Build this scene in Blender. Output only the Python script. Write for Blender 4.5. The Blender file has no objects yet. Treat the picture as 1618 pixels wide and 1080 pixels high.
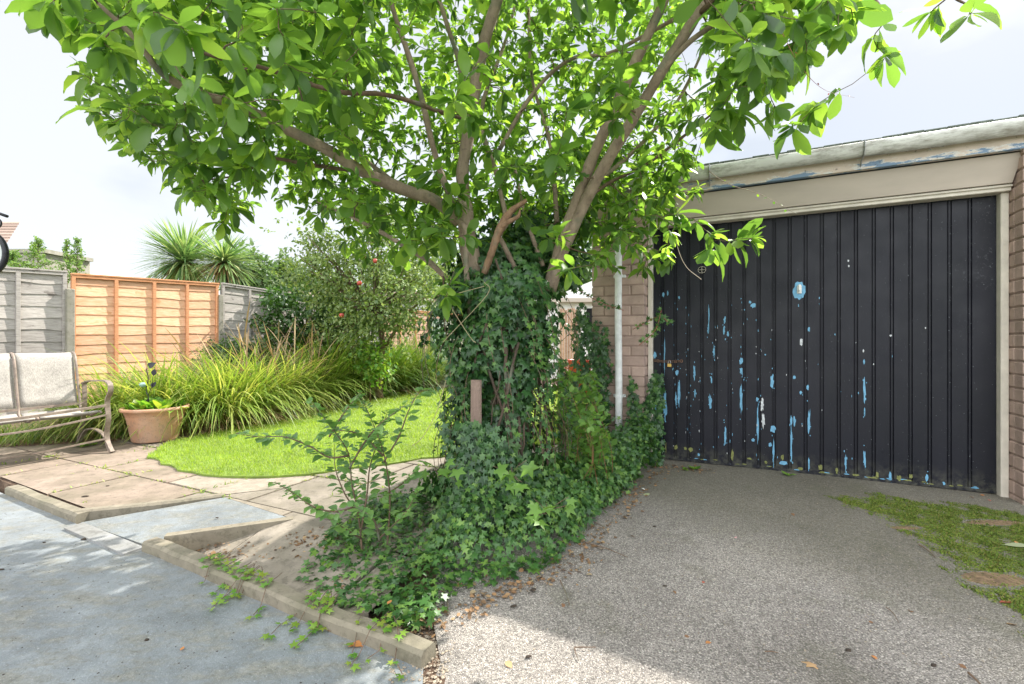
import bpy, math, random
import numpy as np
from mathutils import Vector
random.seed(7); rng = np.random.default_rng(7)
scene = bpy.context.scene
C = scene.collection
PI = math.pi
# ------------------------------------------------------------------ camera, sky, sun, exposure
CZ = 1.0
cd = bpy.data.cameras.new('camera'); cam = bpy.data.objects.new('camera', cd); C.objects.link(cam)
cam.location = (0, 0, CZ); cam.rotation_euler = (PI/2, 0, 0)
cd.lens = 16; cd.sensor_width = 36; cd.clip_start = 0.05; cd.clip_end = 600
scene.camera = cam
SUN_AZ, SUN_EL = math.radians(41), math.radians(44.5)     # azimuth counted from +X towards +Y
sd = Vector((math.cos(SUN_AZ)*math.cos(SUN_EL), math.sin(SUN_AZ)*math.cos(SUN_EL), math.sin(SUN_EL)))
sl = bpy.data.lights.new('sun', 'SUN'); sun = bpy.data.objects.new('sun', sl); C.objects.link(sun)
sl.energy = 3.7; sl.angle = math.radians(0.6); sl.color = (1.0, 0.95, 0.87)
sun.rotation_euler = sd.to_track_quat('Z', 'Y').to_euler(); sun.location = sd*30
w = bpy.data.worlds.new('World'); scene.world = w; w.use_nodes = True
nt = w.node_tree; nt.nodes.clear()
out = nt.nodes.new('ShaderNodeOutputWorld'); sky = nt.nodes.new('ShaderNodeTexSky'); sky.sky_type = 'NISHITA'
sky.sun_disc = False; sky.sun_elevation = SUN_EL; sky.sun_rotation = PI/2 - SUN_AZ
b1 = nt.nodes.new('ShaderNodeBackground'); b1.inputs[1].default_value = 0.12; nt.links.new(sky.outputs[0], b1.inputs[0])
tc = nt.nodes.new('ShaderNodeTexCoord'); mp = nt.nodes.new('ShaderNodeMapping'); mp.inputs['Scale'].default_value = (1, 1, 2.2)
mp.inputs['Location'].default_value = (0.3, 0.1, 0.35)
nz = nt.nodes.new('ShaderNodeTexNoise'); nz.inputs['Scale'].default_value = 2.1; nz.inputs['Detail'].default_value = 5; nz.inputs['Roughness'].default_value = 0.5
cr = nt.nodes.new('ShaderNodeValToRGB'); cr.color_ramp.elements[0].position = 0.34; cr.color_ramp.elements[0].color = (0.62, 0.655, 0.69, 1)
cr.color_ramp.elements[1].position = 0.54; cr.color_ramp.elements[1].color = (0.98, 0.99, 1.0, 1)
b2 = nt.nodes.new('ShaderNodeBackground')
# clouds behind the camera and overhead, out of view, brightened as added fill light
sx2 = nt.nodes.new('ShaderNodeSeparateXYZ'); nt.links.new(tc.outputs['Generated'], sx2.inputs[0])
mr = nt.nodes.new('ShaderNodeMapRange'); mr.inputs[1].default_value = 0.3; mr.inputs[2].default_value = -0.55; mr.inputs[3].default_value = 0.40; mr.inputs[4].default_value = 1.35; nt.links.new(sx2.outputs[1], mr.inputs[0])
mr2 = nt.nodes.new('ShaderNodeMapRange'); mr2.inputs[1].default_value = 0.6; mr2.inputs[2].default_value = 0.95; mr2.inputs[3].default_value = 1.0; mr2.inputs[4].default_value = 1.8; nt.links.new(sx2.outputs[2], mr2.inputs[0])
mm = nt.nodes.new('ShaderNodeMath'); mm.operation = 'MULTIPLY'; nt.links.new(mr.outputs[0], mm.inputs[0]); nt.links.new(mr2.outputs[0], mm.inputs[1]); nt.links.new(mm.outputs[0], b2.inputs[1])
mx = nt.nodes.new('ShaderNodeMixShader'); mx.inputs[0].default_value = 0.86
nt.links.new(tc.outputs['Generated'], mp.inputs[0]); nt.links.new(mp.outputs[0], nz.inputs[0])
sxyz = nt.nodes.new('ShaderNodeSeparateXYZ'); nt.links.new(tc.outputs['Generated'], sxyz.inputs[0])
m1 = nt.nodes.new('ShaderNodeMath'); m1.operation = 'MULTIPLY_ADD'; m1.inputs[1].default_value = -0.22; nt.links.new(sxyz.outputs[0], m1.inputs[0]); nt.links.new(nz.outputs[0], m1.inputs[2]); nt.links.new(m1.outputs[0], cr.inputs[0])
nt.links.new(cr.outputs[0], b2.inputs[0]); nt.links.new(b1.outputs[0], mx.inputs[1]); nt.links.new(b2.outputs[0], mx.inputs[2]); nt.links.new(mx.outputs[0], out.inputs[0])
scene.view_settings.view_transform = 'Standard'; scene.view_settings.look = 'None'
scene.view_settings.gamma = 1; scene.view_settings.exposure = 1.38
scene.cycles.max_bounces = 6; scene.cycles.transparent_max_bounces = 8

# ------------------------------------------------------------------ helpers
F = 719.0
def P(px, py, Z): return Vector(((px-809)/F*Z, Z, CZ+(540-py)/F*Z))
def G(px, py, z=0.0):
    Z = (CZ-z)*F/(py-540.0); return Vector(((px-809)/F*Z, Z, z))
def tag(o, label=None, cat=None, group=None, kind=None):
    if label: o['label'] = label
    if cat: o['category'] = cat
    if group: o['group'] = group
    if kind: o['kind'] = kind
    return o
def empty(name, loc, label, cat, group=None, rz=0):
    o = bpy.data.objects.new(name, None); C.objects.link(o); o.location = loc; o.rotation_euler = (0, 0, rz)
    o.empty_display_size = 0.1
    return tag(o, label, cat, group)
def link(name, me, mats, parent=None, smooth=False):
    if not isinstance(mats, (list, tuple)): mats = [mats]
    for m in mats: me.materials.append(m)
    if smooth: me.polygons.foreach_set('use_smooth', [True]*len(me.polygons))
    o = bpy.data.objects.new(name, me); C.objects.link(o)
    if parent:
        o.parent = parent
    return o
class MB:
    def __init__(s, off=(0, 0, 0)): s.v = []; s.f = []; s.m = []; s.off = Vector(off); s.mi = 0
    def add(s, vs, fs):
        n = len(s.v); s.v += [tuple(Vector(v)-s.off) for v in vs]
        s.f += [tuple(i+n for i in f) for f in fs]; s.m += [s.mi]*len(fs)
    def frame_box(s, o, ex, ey, ez, bev=0.0):
        """box from corner o with edge vectors; optional chamfer"""
        o, ex, ey, ez = map(Vector, (o, ex, ey, ez))
        if bev <= 0:
            vs = [o, o+ex, o+ex+ey, o+ey, o+ez, o+ex+ez, o+ex+ey+ez, o+ey+ez]
            s.add(vs, [(0, 3, 2, 1), (4, 5, 6, 7), (0, 1, 5, 4), (1, 2, 6, 5), (2, 3, 7, 6), (3, 0, 4, 7)]); return
        L = [ex.length, ey.length, ez.length]; u = [ex/L[0], ey/L[1], ez/L[2]]; vs = []; idx = {}
        for a in (0, 1):
            for b in (0, 1):
                for c in (0, 1):
                    for k in range(3):
                        p = o.copy(); sg = (a, b, c)
                        for q in range(3):
                            t = L[q]*sg[q]
                            if q != k: t += bev*(1-2*sg[q])
                            p = p+u[q]*t
                        idx[(a, b, c, k)] = len(vs); vs.append(p)
        fs = []
        for k in range(3):
            q, r = [x for x in range(3) if x != k]
            for sgn in (0, 1):
                ring = []
                for (x, y) in ((0, 0), (1, 0), (1, 1), (0, 1)):
                    t = [0, 0, 0]; t[k] = sgn; t[q] = x; t[r] = y; ring.append(idx[(*t, k)])
                fs.append(tuple(ring))
        for k in range(3):
            q, r = [x for x in range(3) if x != k]
            for x in (0, 1):
                for y in (0, 1):
                    t0 = [0, 0, 0]; t0[q] = x; t0[r] = y; t1 = list(t0); t1[k] = 1
                    fs.append((idx[(*t0, q)], idx[(*t1, q)], idx[(*t1, r)], idx[(*t0, r)]))
        for a in (0, 1):
            for b in (0, 1):
                for c in (0, 1): fs.append(tuple(idx[(a, b, c, k)] for k in range(3)))
        s.add(vs, fs)
    def box(s, a, b, bev=0.0):
        a, b = Vector(a), Vector(b); d = b-a
        s.frame_box(a, (d.x, 0, 0), (0, d.y, 0), (0, 0, d.z), bev)
    def tube(s, pts, rad, n=8, cap=True, flat=None):
        pts = [Vector(p) for p in pts]
        if not isinstance(rad, (list, tuple)): rad = [rad]*len(pts)
        vs = []; prev = None
        for i, p in enumerate(pts):
            t = (pts[min(i+1, len(pts)-1)]-pts[max(i-1, 0)])
            t = t.normalized() if t.length > 1e-9 else Vector((0, 0, 1))
            if prev is None:
                a = Vector((0, 0, 1)) if abs(t.z) < .9 else Vector((1, 0, 0)); x = t.cross(a).normalized()
            else: x = (prev-t*prev.dot(t)).normalized()
            prev = x; y = t.cross(x)
            for k in range(n):
                an = 2*PI*k/n; ca, sa = math.cos(an), math.sin(an)
                vs.append(p+x*(ca*rad[i])+y*(sa*rad[i]*(flat or 1)))
        fs = []
        for i in range(len(pts)-1):
            for k in range(n):
                a = i*n+k; b = i*n+(k+1) % n; fs.append((a, b, b+n, a+n))
        if cap: fs.append(tuple(range(n-1, -1, -1))); fs.append(tuple(range((len(pts)-1)*n, len(pts)*n)))
        s.add(vs, fs)
    def lathe(s, c, prof, n=32, rot=0):
        c = Vector(c); vs = []
        for (r, z) in prof:
            for k in range(n):
                a = 2*PI*k/n+rot; vs.append(c+Vector((r*math.cos(a), r*math.sin(a), z)))
        fs = []
        for i in range(len(prof)-1):
            for k in range(n):
                a = i*n+k; b = i*n+(k+1) % n; fs.append((a, b, b+n, a+n))
        s.add(vs, fs)
    def prism(s, poly, z0, z1):
        """poly: list of (x,y) or (x,y,zoff)"""
        n = len(poly); vs = [(p[0], p[1], z0) for p in poly]+[(p[0], p[1], z1+(p[2] if len(p) > 2 else 0)) for p in poly]
        s.add(vs, [tuple(range(n-1, -1, -1)), tuple(range(n, 2*n))]+[(i, (i+1) % n, (i+1) % n+n, i+n) for i in range(n)])
    def build(s, name, mats, parent=None, smooth=False):
        me = bpy.data.meshes.new(name); me.from_pydata(s.v, [], s.f)
        me.polygons.foreach_set('material_index', s.m)
        import bmesh as _b
        bm = _b.new(); bm.from_mesh(me); _b.ops.recalc_face_normals(bm, faces=bm.faces); bm.to_mesh(me); bm.free()
        me.update()
        return link(name, me, mats, parent, smooth)
def catmull(pts, rad, sub=5):
    pts = [Vector(p) for p in pts]; Q = [2*pts[0]-pts[1]]+pts+[2*pts[-1]-pts[-2]]; R = [rad[0]]+list(rad)+[rad[-1]]
    o = []; ro = []
    for i in range(1, len(Q)-2):
        for k in range(sub):
            t = k/sub
            o.append(0.5*((2*Q[i])+(Q[i+1]-Q[i-1])*t+(2*Q[i-1]-5*Q[i]+4*Q[i+1]-Q[i+2])*t*t+(3*Q[i]-Q[i-1]-3*Q[i+1]+Q[i+2])*t**3))
            ro.append(R[i]*(1-t)+R[i+1]*t)
    o.append(pts[-1]); ro.append(rad[-1]); return o, ro
def npmesh(name, V, Fc, mats, parent=None, smooth=False, off=(0, 0, 0)):
    """V (n,3), Fc (m,k) same sized faces"""
    me = bpy.data.meshes.new(name); V = np.asarray(V, dtype=np.float32)-np.asarray(off, dtype=np.float32)
    Fc = np.asarray(Fc, dtype=np.int32); m, k = Fc.shape
    me.vertices.add(len(V)); me.vertices.foreach_set('co', V.ravel())
    me.loops.add(m*k); me.loops.foreach_set('vertex_index', Fc.ravel())
    me.polygons.add(m); me.polygons.foreach_set('loop_start', np.arange(0, m*k, k, dtype=np.int32))
    me.update(calc_edges=True); me.validate()
    return link(name, me, mats, parent, smooth)
def nrm(a): return a/np.maximum(np.linalg.norm(a, axis=-1, keepdims=True), 1e-9)
# leaf templates: x across, y along, z up; triangles
def tmpl_blade(prof, fold=0.25, curl=-0.35, wave=0.0):
    """prof: [(t, halfwidth)]"""
    V = []; Fc = []
    for i, (t, h) in enumerate(prof):
        z = curl*t*t; wv = wave*math.sin(i*2.3)
        V += [(-h, t, z+h*fold+wv), (0, t, z), (h, t, z+h*fold-wv)]
    for i in range(len(prof)-1):
        a = i*3
        for q in (0, 1):
            Fc += [(a+q, a+q+1, a+q+4), (a+q, a+q+4, a+q+3)]
    return np.array(V), np.array(Fc)
T_MAG = tmpl_blade([(0, .012), (.1, .015), (.22, .11), (.45, .2), (.68, .24), (.86, .17), (1.0, .015)], .3, -.22, .012)
T_MAG2 = tmpl_blade([(0, .012), (.1, .014), (.25, .13), (.5, .19), (.75, .16), (.9, .08), (1.0, .01)], .5, -.55, .03)
T_OV = tmpl_blade([(0, .015), (.12, .02), (.3, .24), (.55, .33), (.8, .2), (1, .01)], .25, -.2)
T_AP = tmpl_blade([(0, .02), (.3, .24), (.65, .26), (1, .01)], .3, -.25)
def tmpl_ivy():
    ang = [(-90, .12), (-128, .42), (-150, .5), (-178, .34), (-215+360, .78), (115, .42), (90, 1.0), (65, .42), (35, .78), (-2, .34), (-30, .5), (-52, .42)]
    V = [(0, .42, .05)]
    for a, r in ang:
        x = r*math.cos(math.radians(a)); y = r*math.sin(math.radians(a))*.8+.42; V.append((x*.72, y, -.10*(r**2)))
    return np.array(V), np.array([(0, 1+(i+1) % 12, 1+i) for i in range(12)])
T_IVY = tmpl_ivy()
T_SYC = (T_IVY[0]*np.array([1.25, 1, 1.2]), T_IVY[1])
T_IVY2 = (T_IVY[0]*np.array([1.15, .9, 2.2])+np.array([0, .02, 0]), T_IVY[1])
T_IVY2[0][[2, 4, 6, 8, 10, 12]] *= np.array([1.25, 1.0, 1.0])
def leaves(name, T, Pp, D, N, S, mat, parent=None, off=(0, 0, 0), W=None):
    Tv, Tf = T; Pp = np.asarray(Pp, float); n = len(Pp); D = nrm(np.asarray(D, float)); N = np.asarray(N, float); S = np.asarray(S, float)
    X = nrm(np.cross(D, N)); Zz = np.cross(X, D)
    if W is None: W = rng.uniform(.85, 1.15, n)
    cz = rng.uniform(-.3, 1.8, n)
    V = (Pp[:, None]+S[:, None, None]*(Tv[None, :, 0:1]*W[:, None, None]*X[:, None]+Tv[None, :, 1:2]*D[:, None]+Tv[None, :, 2:3]*cz[:, None, None]*Zz[:, None]))
    Fc = Tf[None]+(np.arange(n)*len(Tv))[:, None, None]
    return npmesh(name, V.reshape(-1, 3), Fc.reshape(-1, 3), mat, parent, True, off)
def strips(name, paths, side, width, prof, mat, parent=None, off=(0, 0, 0), smooth=True):
    """paths (n,k,3); side (n,3); width (n,); prof (k,)"""
    n, k, _ = paths.shape
    o = side[:, None]*(width[:, None]*np.asarray(prof)[None])[:, :, None]*.5
    V = np.stack([paths-o, paths+o], 2).reshape(n, 2*k, 3)
    f = np.array([(2*i, 2*i+1, 2*i+3, 2*i+2) for i in range(k-1)])
    Fc = f[None]+(np.arange(n)*2*k)[:, None, None]
    return npmesh(name, V.reshape(-1, 3), Fc.reshape(-1, 4), mat, parent, smooth, off)
def arch_paths(base, az, lean, L, droop, k=6):
    """arching blades: start near vertical (lean) and bend over"""
    t = np.linspace(0, 1, k)[None]; h = np.stack([np.cos(az), np.sin(az)], 1)
    th = lean[:, None]+droop[:, None]*t        # angle from vertical
    ds = L[:, None]/(k-1)
    sx = np.cumsum(np.sin(th)*ds, 1)-np.sin(th[:, :1])*ds; sz = np.cumsum(np.cos(th)*ds, 1)-np.cos(th[:, :1])*ds
    p = base[:, None]+np.stack([h[:, 0:1]*sx, h[:, 1:2]*sx, sz], 2)
    side = np.stack([-h[:, 1], h[:, 0], np.zeros(len(az))], 1)
    return p, side

# ------------------------------------------------------------------ materials
def newmat(name):
    m = bpy.data.materials.new(name); m.use_nodes = True; t = m.node_tree; b = t.nodes['Principled BSDF']; return m, t, b
def ramp(t, fac, stops):
    r = t.nodes.new('ShaderNodeValToRGB'); e = r.color_ramp.elements
    while len(e) < len(stops): e.new(0.5)
    for i, (p, c) in enumerate(stops): e[i].position = p; e[i].color = (*c, 1)
    t.links.new(fac, r.inputs[0]); return r.outputs[0]
def noise(t, scale, detail=4, rough=.55, vec=None, stretch=None):
    n = t.nodes.new('ShaderNodeTexNoise'); n.inputs['Scale'].default_value = scale; n.inputs['Detail'].default_value = detail; n.inputs['Roughness'].default_value = rough
    if vec is None:
        c = t.nodes.new('ShaderNodeTexCoord'); vec = c.outputs['Object']
    if stretch:
        m = t.nodes.new('ShaderNodeMapping'); m.inputs['Scale'].default_value = stretch; t.links.new(vec, m.inputs[0]); vec = m.outputs[0]
    t.links.new(vec, n.inputs['Vector']); return n.outputs[0]
def voro(t, scale, feat='F1', out='Distance', vec=None):
    n = t.nodes.new('ShaderNodeTexVoronoi'); n.feature = feat; n.inputs['Scale'].default_value = scale
    if vec is None: vec = t.nodes.new('ShaderNodeTexCoord').outputs['Object']
    t.links.new(vec, n.inputs['Vector']); return n.outputs[out]
def mixc(t, fac, a, b, mode='MIX'):
    m = t.nodes.new('ShaderNodeMix'); m.data_type = 'RGBA'; m.blend_type = mode
    for v, i in ((fac, 0), (a, 6), (b, 7)):
        if isinstance(v, (int, float)): m.inputs[i].default_value = v
        elif isinstance(v, tuple): m.inputs[i].default_value = (*v, 1)
        else: t.links.new(v, m.inputs[i])
    return m.outputs[2]
def math_(t, op, a, b=0.0, c=None):
    m = t.nodes.new('ShaderNodeMath'); m.operation = op
    for v, i in ((a, 0), (b, 1), (c, 2)):
        if v is None: continue
        if isinstance(v, (int, float)): m.inputs[i].default_value = v
        else: t.links.new(v, m.inputs[i])
    return m.outputs[0]
def thr(t, v, lo, hi):
    m = t.nodes.new('ShaderNodeMapRange'); m.inputs[1].default_value = lo; m.inputs[2].default_value = hi; t.links.new(v, m.inputs[0]); return m.outputs[0]
def bump(t, b, h, dist=.01, strength=.6):
    n = t.nodes.new('ShaderNodeBump'); n.inputs['Distance'].default_value = dist; n.inputs['Strength'].default_value = strength
    t.links.new(h, n.inputs['Height']); t.links.new(n.outputs[0], b.inputs['Normal'])
def simple(name, c, rough=.6, metal=0, var=.25, sc=12, bs=0, bd=.003, stretch=None):
    m, t, b = newmat(name); n = noise(t, sc, 5, .6, stretch=stretch)
    col = ramp(t, n, [(.3, tuple(x*(1-var) for x in c)), (.7, tuple(min(1, x*(1+var)) for x in c))])
    t.links.new(col, b.inputs['Base Color']); b.inputs['Roughness'].default_value = rough; b.inputs['Metallic'].default_value = metal
    if bs: bump(t, b, noise(t, sc*6, 4, .6, stretch=stretch), bd, bs)
    return m
def leafmat(name, cols, tr, rough=.38, fac=.42, spec=.5):
    m, t, b = newmat(name); g = t.nodes.new('ShaderNodeNewGeometry')
    stops = [(i/(len(cols)-1), c) for i, c in enumerate(cols)]
    col = ramp(t, g.outputs['Random Per Island'], stops)
    col = mixc(t, .5, col, ramp(t, noise(t, 1.7, 2), [(.3, (.55, .6, .5)), (.7, (1.25, 1.2, 1.1))]), 'MULTIPLY')
    t.links.new(col, b.inputs['Base Color']); b.inputs['Roughness'].default_value = rough; b.inputs['Specular IOR Level'].default_value = spec
    tl = t.nodes.new('ShaderNodeBsdfTranslucent'); t.links.new(mixc(t, 1.0, col, tr, 'MULTIPLY'), tl.inputs[0])
    mxs = t.nodes.new('ShaderNodeMixShader'); mxs.inputs[0].default_value = fac
    o = t.nodes['Material Output']; t.links.new(b.outputs[0], mxs.inputs[1]); t.links.new(tl.outputs[0], mxs.inputs[2]); t.links.new(mxs.outputs[0], o.inputs[0])
    return m
M = {}
M['mag'] = leafmat('magnolia_leaf', [(.05, .11, .035), (.085, .17, .045), (.13, .24, .055), (.20, .31, .07)], (3.0, 2.8, 1.2), .36, .53)
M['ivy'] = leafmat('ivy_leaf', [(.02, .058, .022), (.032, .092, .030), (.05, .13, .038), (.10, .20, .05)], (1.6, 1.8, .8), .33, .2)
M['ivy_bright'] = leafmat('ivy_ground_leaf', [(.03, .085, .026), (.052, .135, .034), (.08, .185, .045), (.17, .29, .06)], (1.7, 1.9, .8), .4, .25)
M['sap'] = leafmat('shrub_leaf', [(.12, .22, .09), (.16, .29, .10), (.23, .37, .12)], (2, 2.2, .8), .4, .35)
M['bright'] = leafmat('climber_leaf', [(.08, .2, .03), (.13, .28, .04), (.2, .33, .05), (.25, .30, .05)], (2, 2, .8), .45, .4)
M['climb'] = leafmat('climber_leaf_green', [(.09, .19, .045), (.14, .27, .06), (.21, .36, .09)], (2, 2, .8), .45, .45)
M['apple_leaf'] = leafmat('apple_leaf', [(.09, .15, .05), (.14, .21, .07), (.20, .27, .10), (.28, .34, .16)], (2, 2, .9), .5, .35)
M['hedge'] = leafmat('hedge_leaf', [(.02, .06, .015), (.04, .1, .02), (.08, .16, .03)], (1.6, 1.8, .8), .4, .25)
M['sedge'] = leafmat('sedge_blade', [(.10, .18, .035), (.19, .29, .05), (.30, .38, .08), (.50, .50, .18)], (1.6, 1.6, .8), .45, .4)
M['sedge_dark'] = leafmat('long_grass_blade', [(.06, .13, .025), (.10, .19, .03), (.17, .27, .05), (.3, .33, .1)], (1.8, 1.8, .8), .45, .35)
M['straw'] = leafmat('dry_straw', [(.25, .16, .08), (.38, .27, .14), (.5, .38, .22)], (1.2, 1.1, .9), .7, .25)
M['palm'] = leafmat('cordyline_leaf', [(.09, .17, .08), (.14, .25, .10), (.23, .34, .14), (.42, .46, .24)], (1.6, 1.7, .9), .4, .3)
M['grass'] = leafmat('lawn_blade', [(.17, .28, .03), (.25, .37, .04), (.37, .46, .07)], (1.6, 1.6, .6), .5, .45)
M['far'] = leafmat('distant_leaf', [(.07, .13, .05), (.11, .18, .07), (.16, .23, .09)], (1.5, 1.6, .9), .6, .35)
M['pale'] = leafmat('pale_leaf', [(.10, .2, .05), (.17, .28, .08), (.25, .36, .12)], (1.6, 1.6, .9), .6, .45)
M['moss'] = leafmat('moss_tuft', [(.055, .10, .012), (.10, .165, .016), (.17, .24, .025), (.19, .15, .05)], (1.2, 1.2, .8), .8, .15)
def barkmat(name, a, b_, sc=14, st=(1, 1, .35)):
    m, t, b = newmat(name)
    n = noise(t, sc, 6, .65, stretch=st); c = ramp(t, n, [(.28, a), (.72, b_)])
    c = mixc(t, thr(t, noise(t, 4, 3), .58, .7), c, (.16, .17, .12)); t.links.new(c, b.inputs['Base Color'])
    b.inputs['Roughness'].default_value = .85; c2 = mixc(t, math_(t, 'MULTIPLY', thr(t, noise(t, 30, 5, .75, stretch=(1, 1, 1.6)), .55, .68), .5), c, (.09, .065, .05)); t.links.new(c2, b.inputs['Base Color']); bump(t, b, noise(t, 55, 5, .75, stretch=(1, 1, .8)), .009, .9); return m
M['bark'] = barkmat('magnolia_bark', (.17, .12, .09), (.43, .33, .25))
M['twig'] = barkmat('twig_bark', (.09, .055, .035), (.2, .13, .085))
M['broken'] = barkmat('broken_wood', (.13, .07, .04), (.42, .26, .16), 22, (1, 1, .2))
M['redstem'] = simple('red_stem', (.28, .10, .06), .6)
M['ivystem'] = barkmat('ivy_stem', (.05, .035, .025), (.14, .10, .07))
M['post'] = barkmat('post_wood', (.15, .10, .08), (.32, .23, .18), 18, (1, 1, .12))
# ground materials
def m_drive():
    m, t, b = newmat('exposed_aggregate')
    vc = voro(t, 200, out='Color'); sep = t.nodes.new('ShaderNodeSeparateColor'); t.links.new(vc, sep.inputs[0])
    c = ramp(t, sep.outputs[0], [(0, (.13, .122, .115)), (.25, (.25, .233, .218)), (.6, (.335, .312, .29)), (.88, (.42, .39, .36)), (1, (.60, .56, .52))])
    d = voro(t, 200); c = mixc(t, math_(t, 'MULTIPLY', thr(t, d, .42, .75), .6), c, (.12, .105, .092))
    c = mixc(t, .6, c, ramp(t, noise(t, 230, 3, .7), [(.3, (.5, .5, .5)), (.7, (1.5, 1.46, 1.42))]), 'MULTIPLY')
    c = mixc(t, .9, c, ramp(t, noise(t, 1.1, 6, .65), [(.3, (.62, .60, .58)), (.5, (.95, .94, .92)), (.7, (1.2, 1.18, 1.13))]), 'MULTIPLY')
    c = mixc(t, math_(t, 'MULTIPLY', thr(t, noise(t, 14, 5, .75), .56, .7), .45), c, (.10, .085, .07))
    # dark damp band and green algae beside the moss (a lasting stain, not shade)
    geo = t.nodes.new('ShaderNodeTexCoord'); sx = t.nodes.new('ShaderNodeSeparateXYZ'); t.links.new(geo.outputs['Object'], sx.inputs[0])
    lin = math_(t, 'ADD', math_(t, 'MULTIPLY', sx.outputs[0], .75), math_(t, 'MULTIPLY', sx.outputs[1], .55))
    lin = math_(t, 'ADD', lin, math_(t, 'MULTIPLY', noise(t, 2.2, 4, .6), .7))
    al = thr(t, lin, 2.35, 2.8)
    c = mixc(t, math_(t, 'MULTIPLY', al, .55), c, ramp(t, noise(t, 40, 4, .7), [(.3, (.035, .035, .02)), (.7, (.12, .11, .06))]))
    al2 = thr(t, noise(t, 3.1, 4, .6), .56, .68); c = mixc(t, math_(t, 'MULTIPLY', al2, .3), c, (.10, .10, .055))
    t.links.new(c, b.inputs['Base Color']); b.inputs['Roughness'].default_value = .8
    h = math_(t, 'SUBTRACT', noise(t, 60, 4, .7), math_(t, 'MULTIPLY', d, 1.1)); bump(t, b, h, .006, .8); return m
M['drive'] = m_drive()
def m_blue():
    m, t, b = newmat('worn_blue_paint')
    c = ramp(t, noise(t, 3.2, 9, .72), [(.3, (.12, .134, .14)), (.5, (.19, .21, .222)), (.7, (.27, .293, .305))])
    k = thr(t, noise(t, 5.5, 7, .68, stretch=(1, 2.2, 1)), .46, .62)
    c = mixc(t, math_(t, 'MULTIPLY', k, .8), c, ramp(t, noise(t, 45, 5, .75), [(.3, (.09, .09, .07)), (.7, (.30, .29, .25))]))
    sp = thr(t, noise(t, 48, 6, .8), .52, .66); c = mixc(t, math_(t, 'MULTIPLY', sp, .6), c, (.12, .115, .10))
    sp2 = thr(t, noise(t, 160, 2, .6), .6, .72); c = mixc(t, math_(t, 'MULTIPLY', sp2, .4), c, (.5, .53, .55))
    t.links.new(c, b.inputs['Base Color']); b.inputs['Roughness'].default_value = .6
    h = math_(t, 'ADD', noise(t, 130, 3, .7), math_(t, 'MULTIPLY', noise(t, 25, 4, .6), 1.4)); bump(t, b, h, .004, .75); return m
M['blue'] = m_blue()
def m_slab(name, a, bb, tint):
    m, t, b = newmat(name); g = t.nodes.new('ShaderNodeNewGeometry')
    c = ramp(t, noise(t, 7, 7, .65), [(.25, a), (.75, bb)])
    c = mixc(t, 1, c, ramp(t, g.outputs['Random Per Island'], [(0, (.8, .78, .76)), (.5, (1, .98, .95)), (1, (1.15, 1.1, 1.05))]), 'MULTIPLY')
    c = mixc(t, math_(t, 'MULTIPLY', thr(t, noise(t, 2.3, 6, .68), .44, .64), .75), c, tint)
    c = mixc(t, math_(t, 'MULTIPLY', thr(t, noise(t, 17, 6, .75), .52, .62), .45), c, tuple(x*.55 for x in tint))
    c = mixc(t, math_(t, 'MULTIPLY', thr(t, noise(t, 60, 3, .6), .62, .7), .5), c, (.1, .09, .07))
    t.links.new(c, b.inputs['Base Color']); b.inputs['Roughness'].default_value = .85; bump(t, b, noise(t, 90, 5, .7), .004, .6); return m
M['slab'] = m_slab('buff_slab', (.20, .175, .145), (.35, .31, .26), (.16, .14, .10))
M['slab_red'] = m_slab('dull_red_slab', (.17, .135, .11), (.30, .245, .20), (.15, .125, .085))
M['kerb'] = m_slab('kerb_concrete', (.16, .14, .105), (.29, .26, .205), (.14, .13, .085))
M['strip'] = m_slab('painted_strip', (.22, .23, .235), (.31, .32, .33), (.16, .155, .14))
def m_soil():
    m, t, b = newmat('bed_soil'); c = ramp(t, noise(t, 22, 7, .75), [(.3, (.06, .035, .022)), (.5, (.16, .10, .065)), (.72, (.34, .24, .16))])
    t.links.new(c, b.inputs['Base Color']); b.inputs['Roughness'].default_value = .95; bump(t, b, noise(t, 50, 6, .8), .02, 1); return m
M['soil'] = m_soil()
M['turf'] = simple('turf', (.16, .23, .035), .9, 0, .35, 5, .6, .02)
M['field'] = simple('far_ground', (.10, .14, .05), .95, 0, .3, .4)
M['gravel'] = m_slab('loose_stone', (.20, .165, .125), (.42, .36, .28), (.2, .17, .13))
# garage materials
def m_brick(name, c):
    m, t, b = newmat(name); g = t.nodes.new('ShaderNodeNewGeometry')
    col = ramp(t, noise(t, 9, 6, .6), [(.3, tuple(x*.82 for x in c)), (.7, tuple(x*1.12 for x in c))])
    col = mixc(t, 1, col, ramp(t, g.outputs['Random Per Island'], [(0, (.86, .86, .86)), (1, (1.1, 1.1, 1.1))]), 'MULTIPLY')
    col = mixc(t, math_(t, 'MULTIPLY', thr(t, noise(t, 70, 3, .6), .66, .72), .7), col, (.07, .05, .04))
    col = mixc(t, math_(t, 'MULTIPLY', thr(t, noise(t, 3, 5, .65), .55, .72), .5), col, (.22, .17, .13))
    t.links.new(col, b.inputs['Base Color']); b.inputs['Roughness'].default_value = .8; bump(t, b, noise(t, 60, 5, .7), .004, .6); return m
M['brick'] = m_brick('pink_painted_brick', (.46, .33, .28))
M['mortar'] = m_brick('painted_mortar', (.36, .26, .22))
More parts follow.
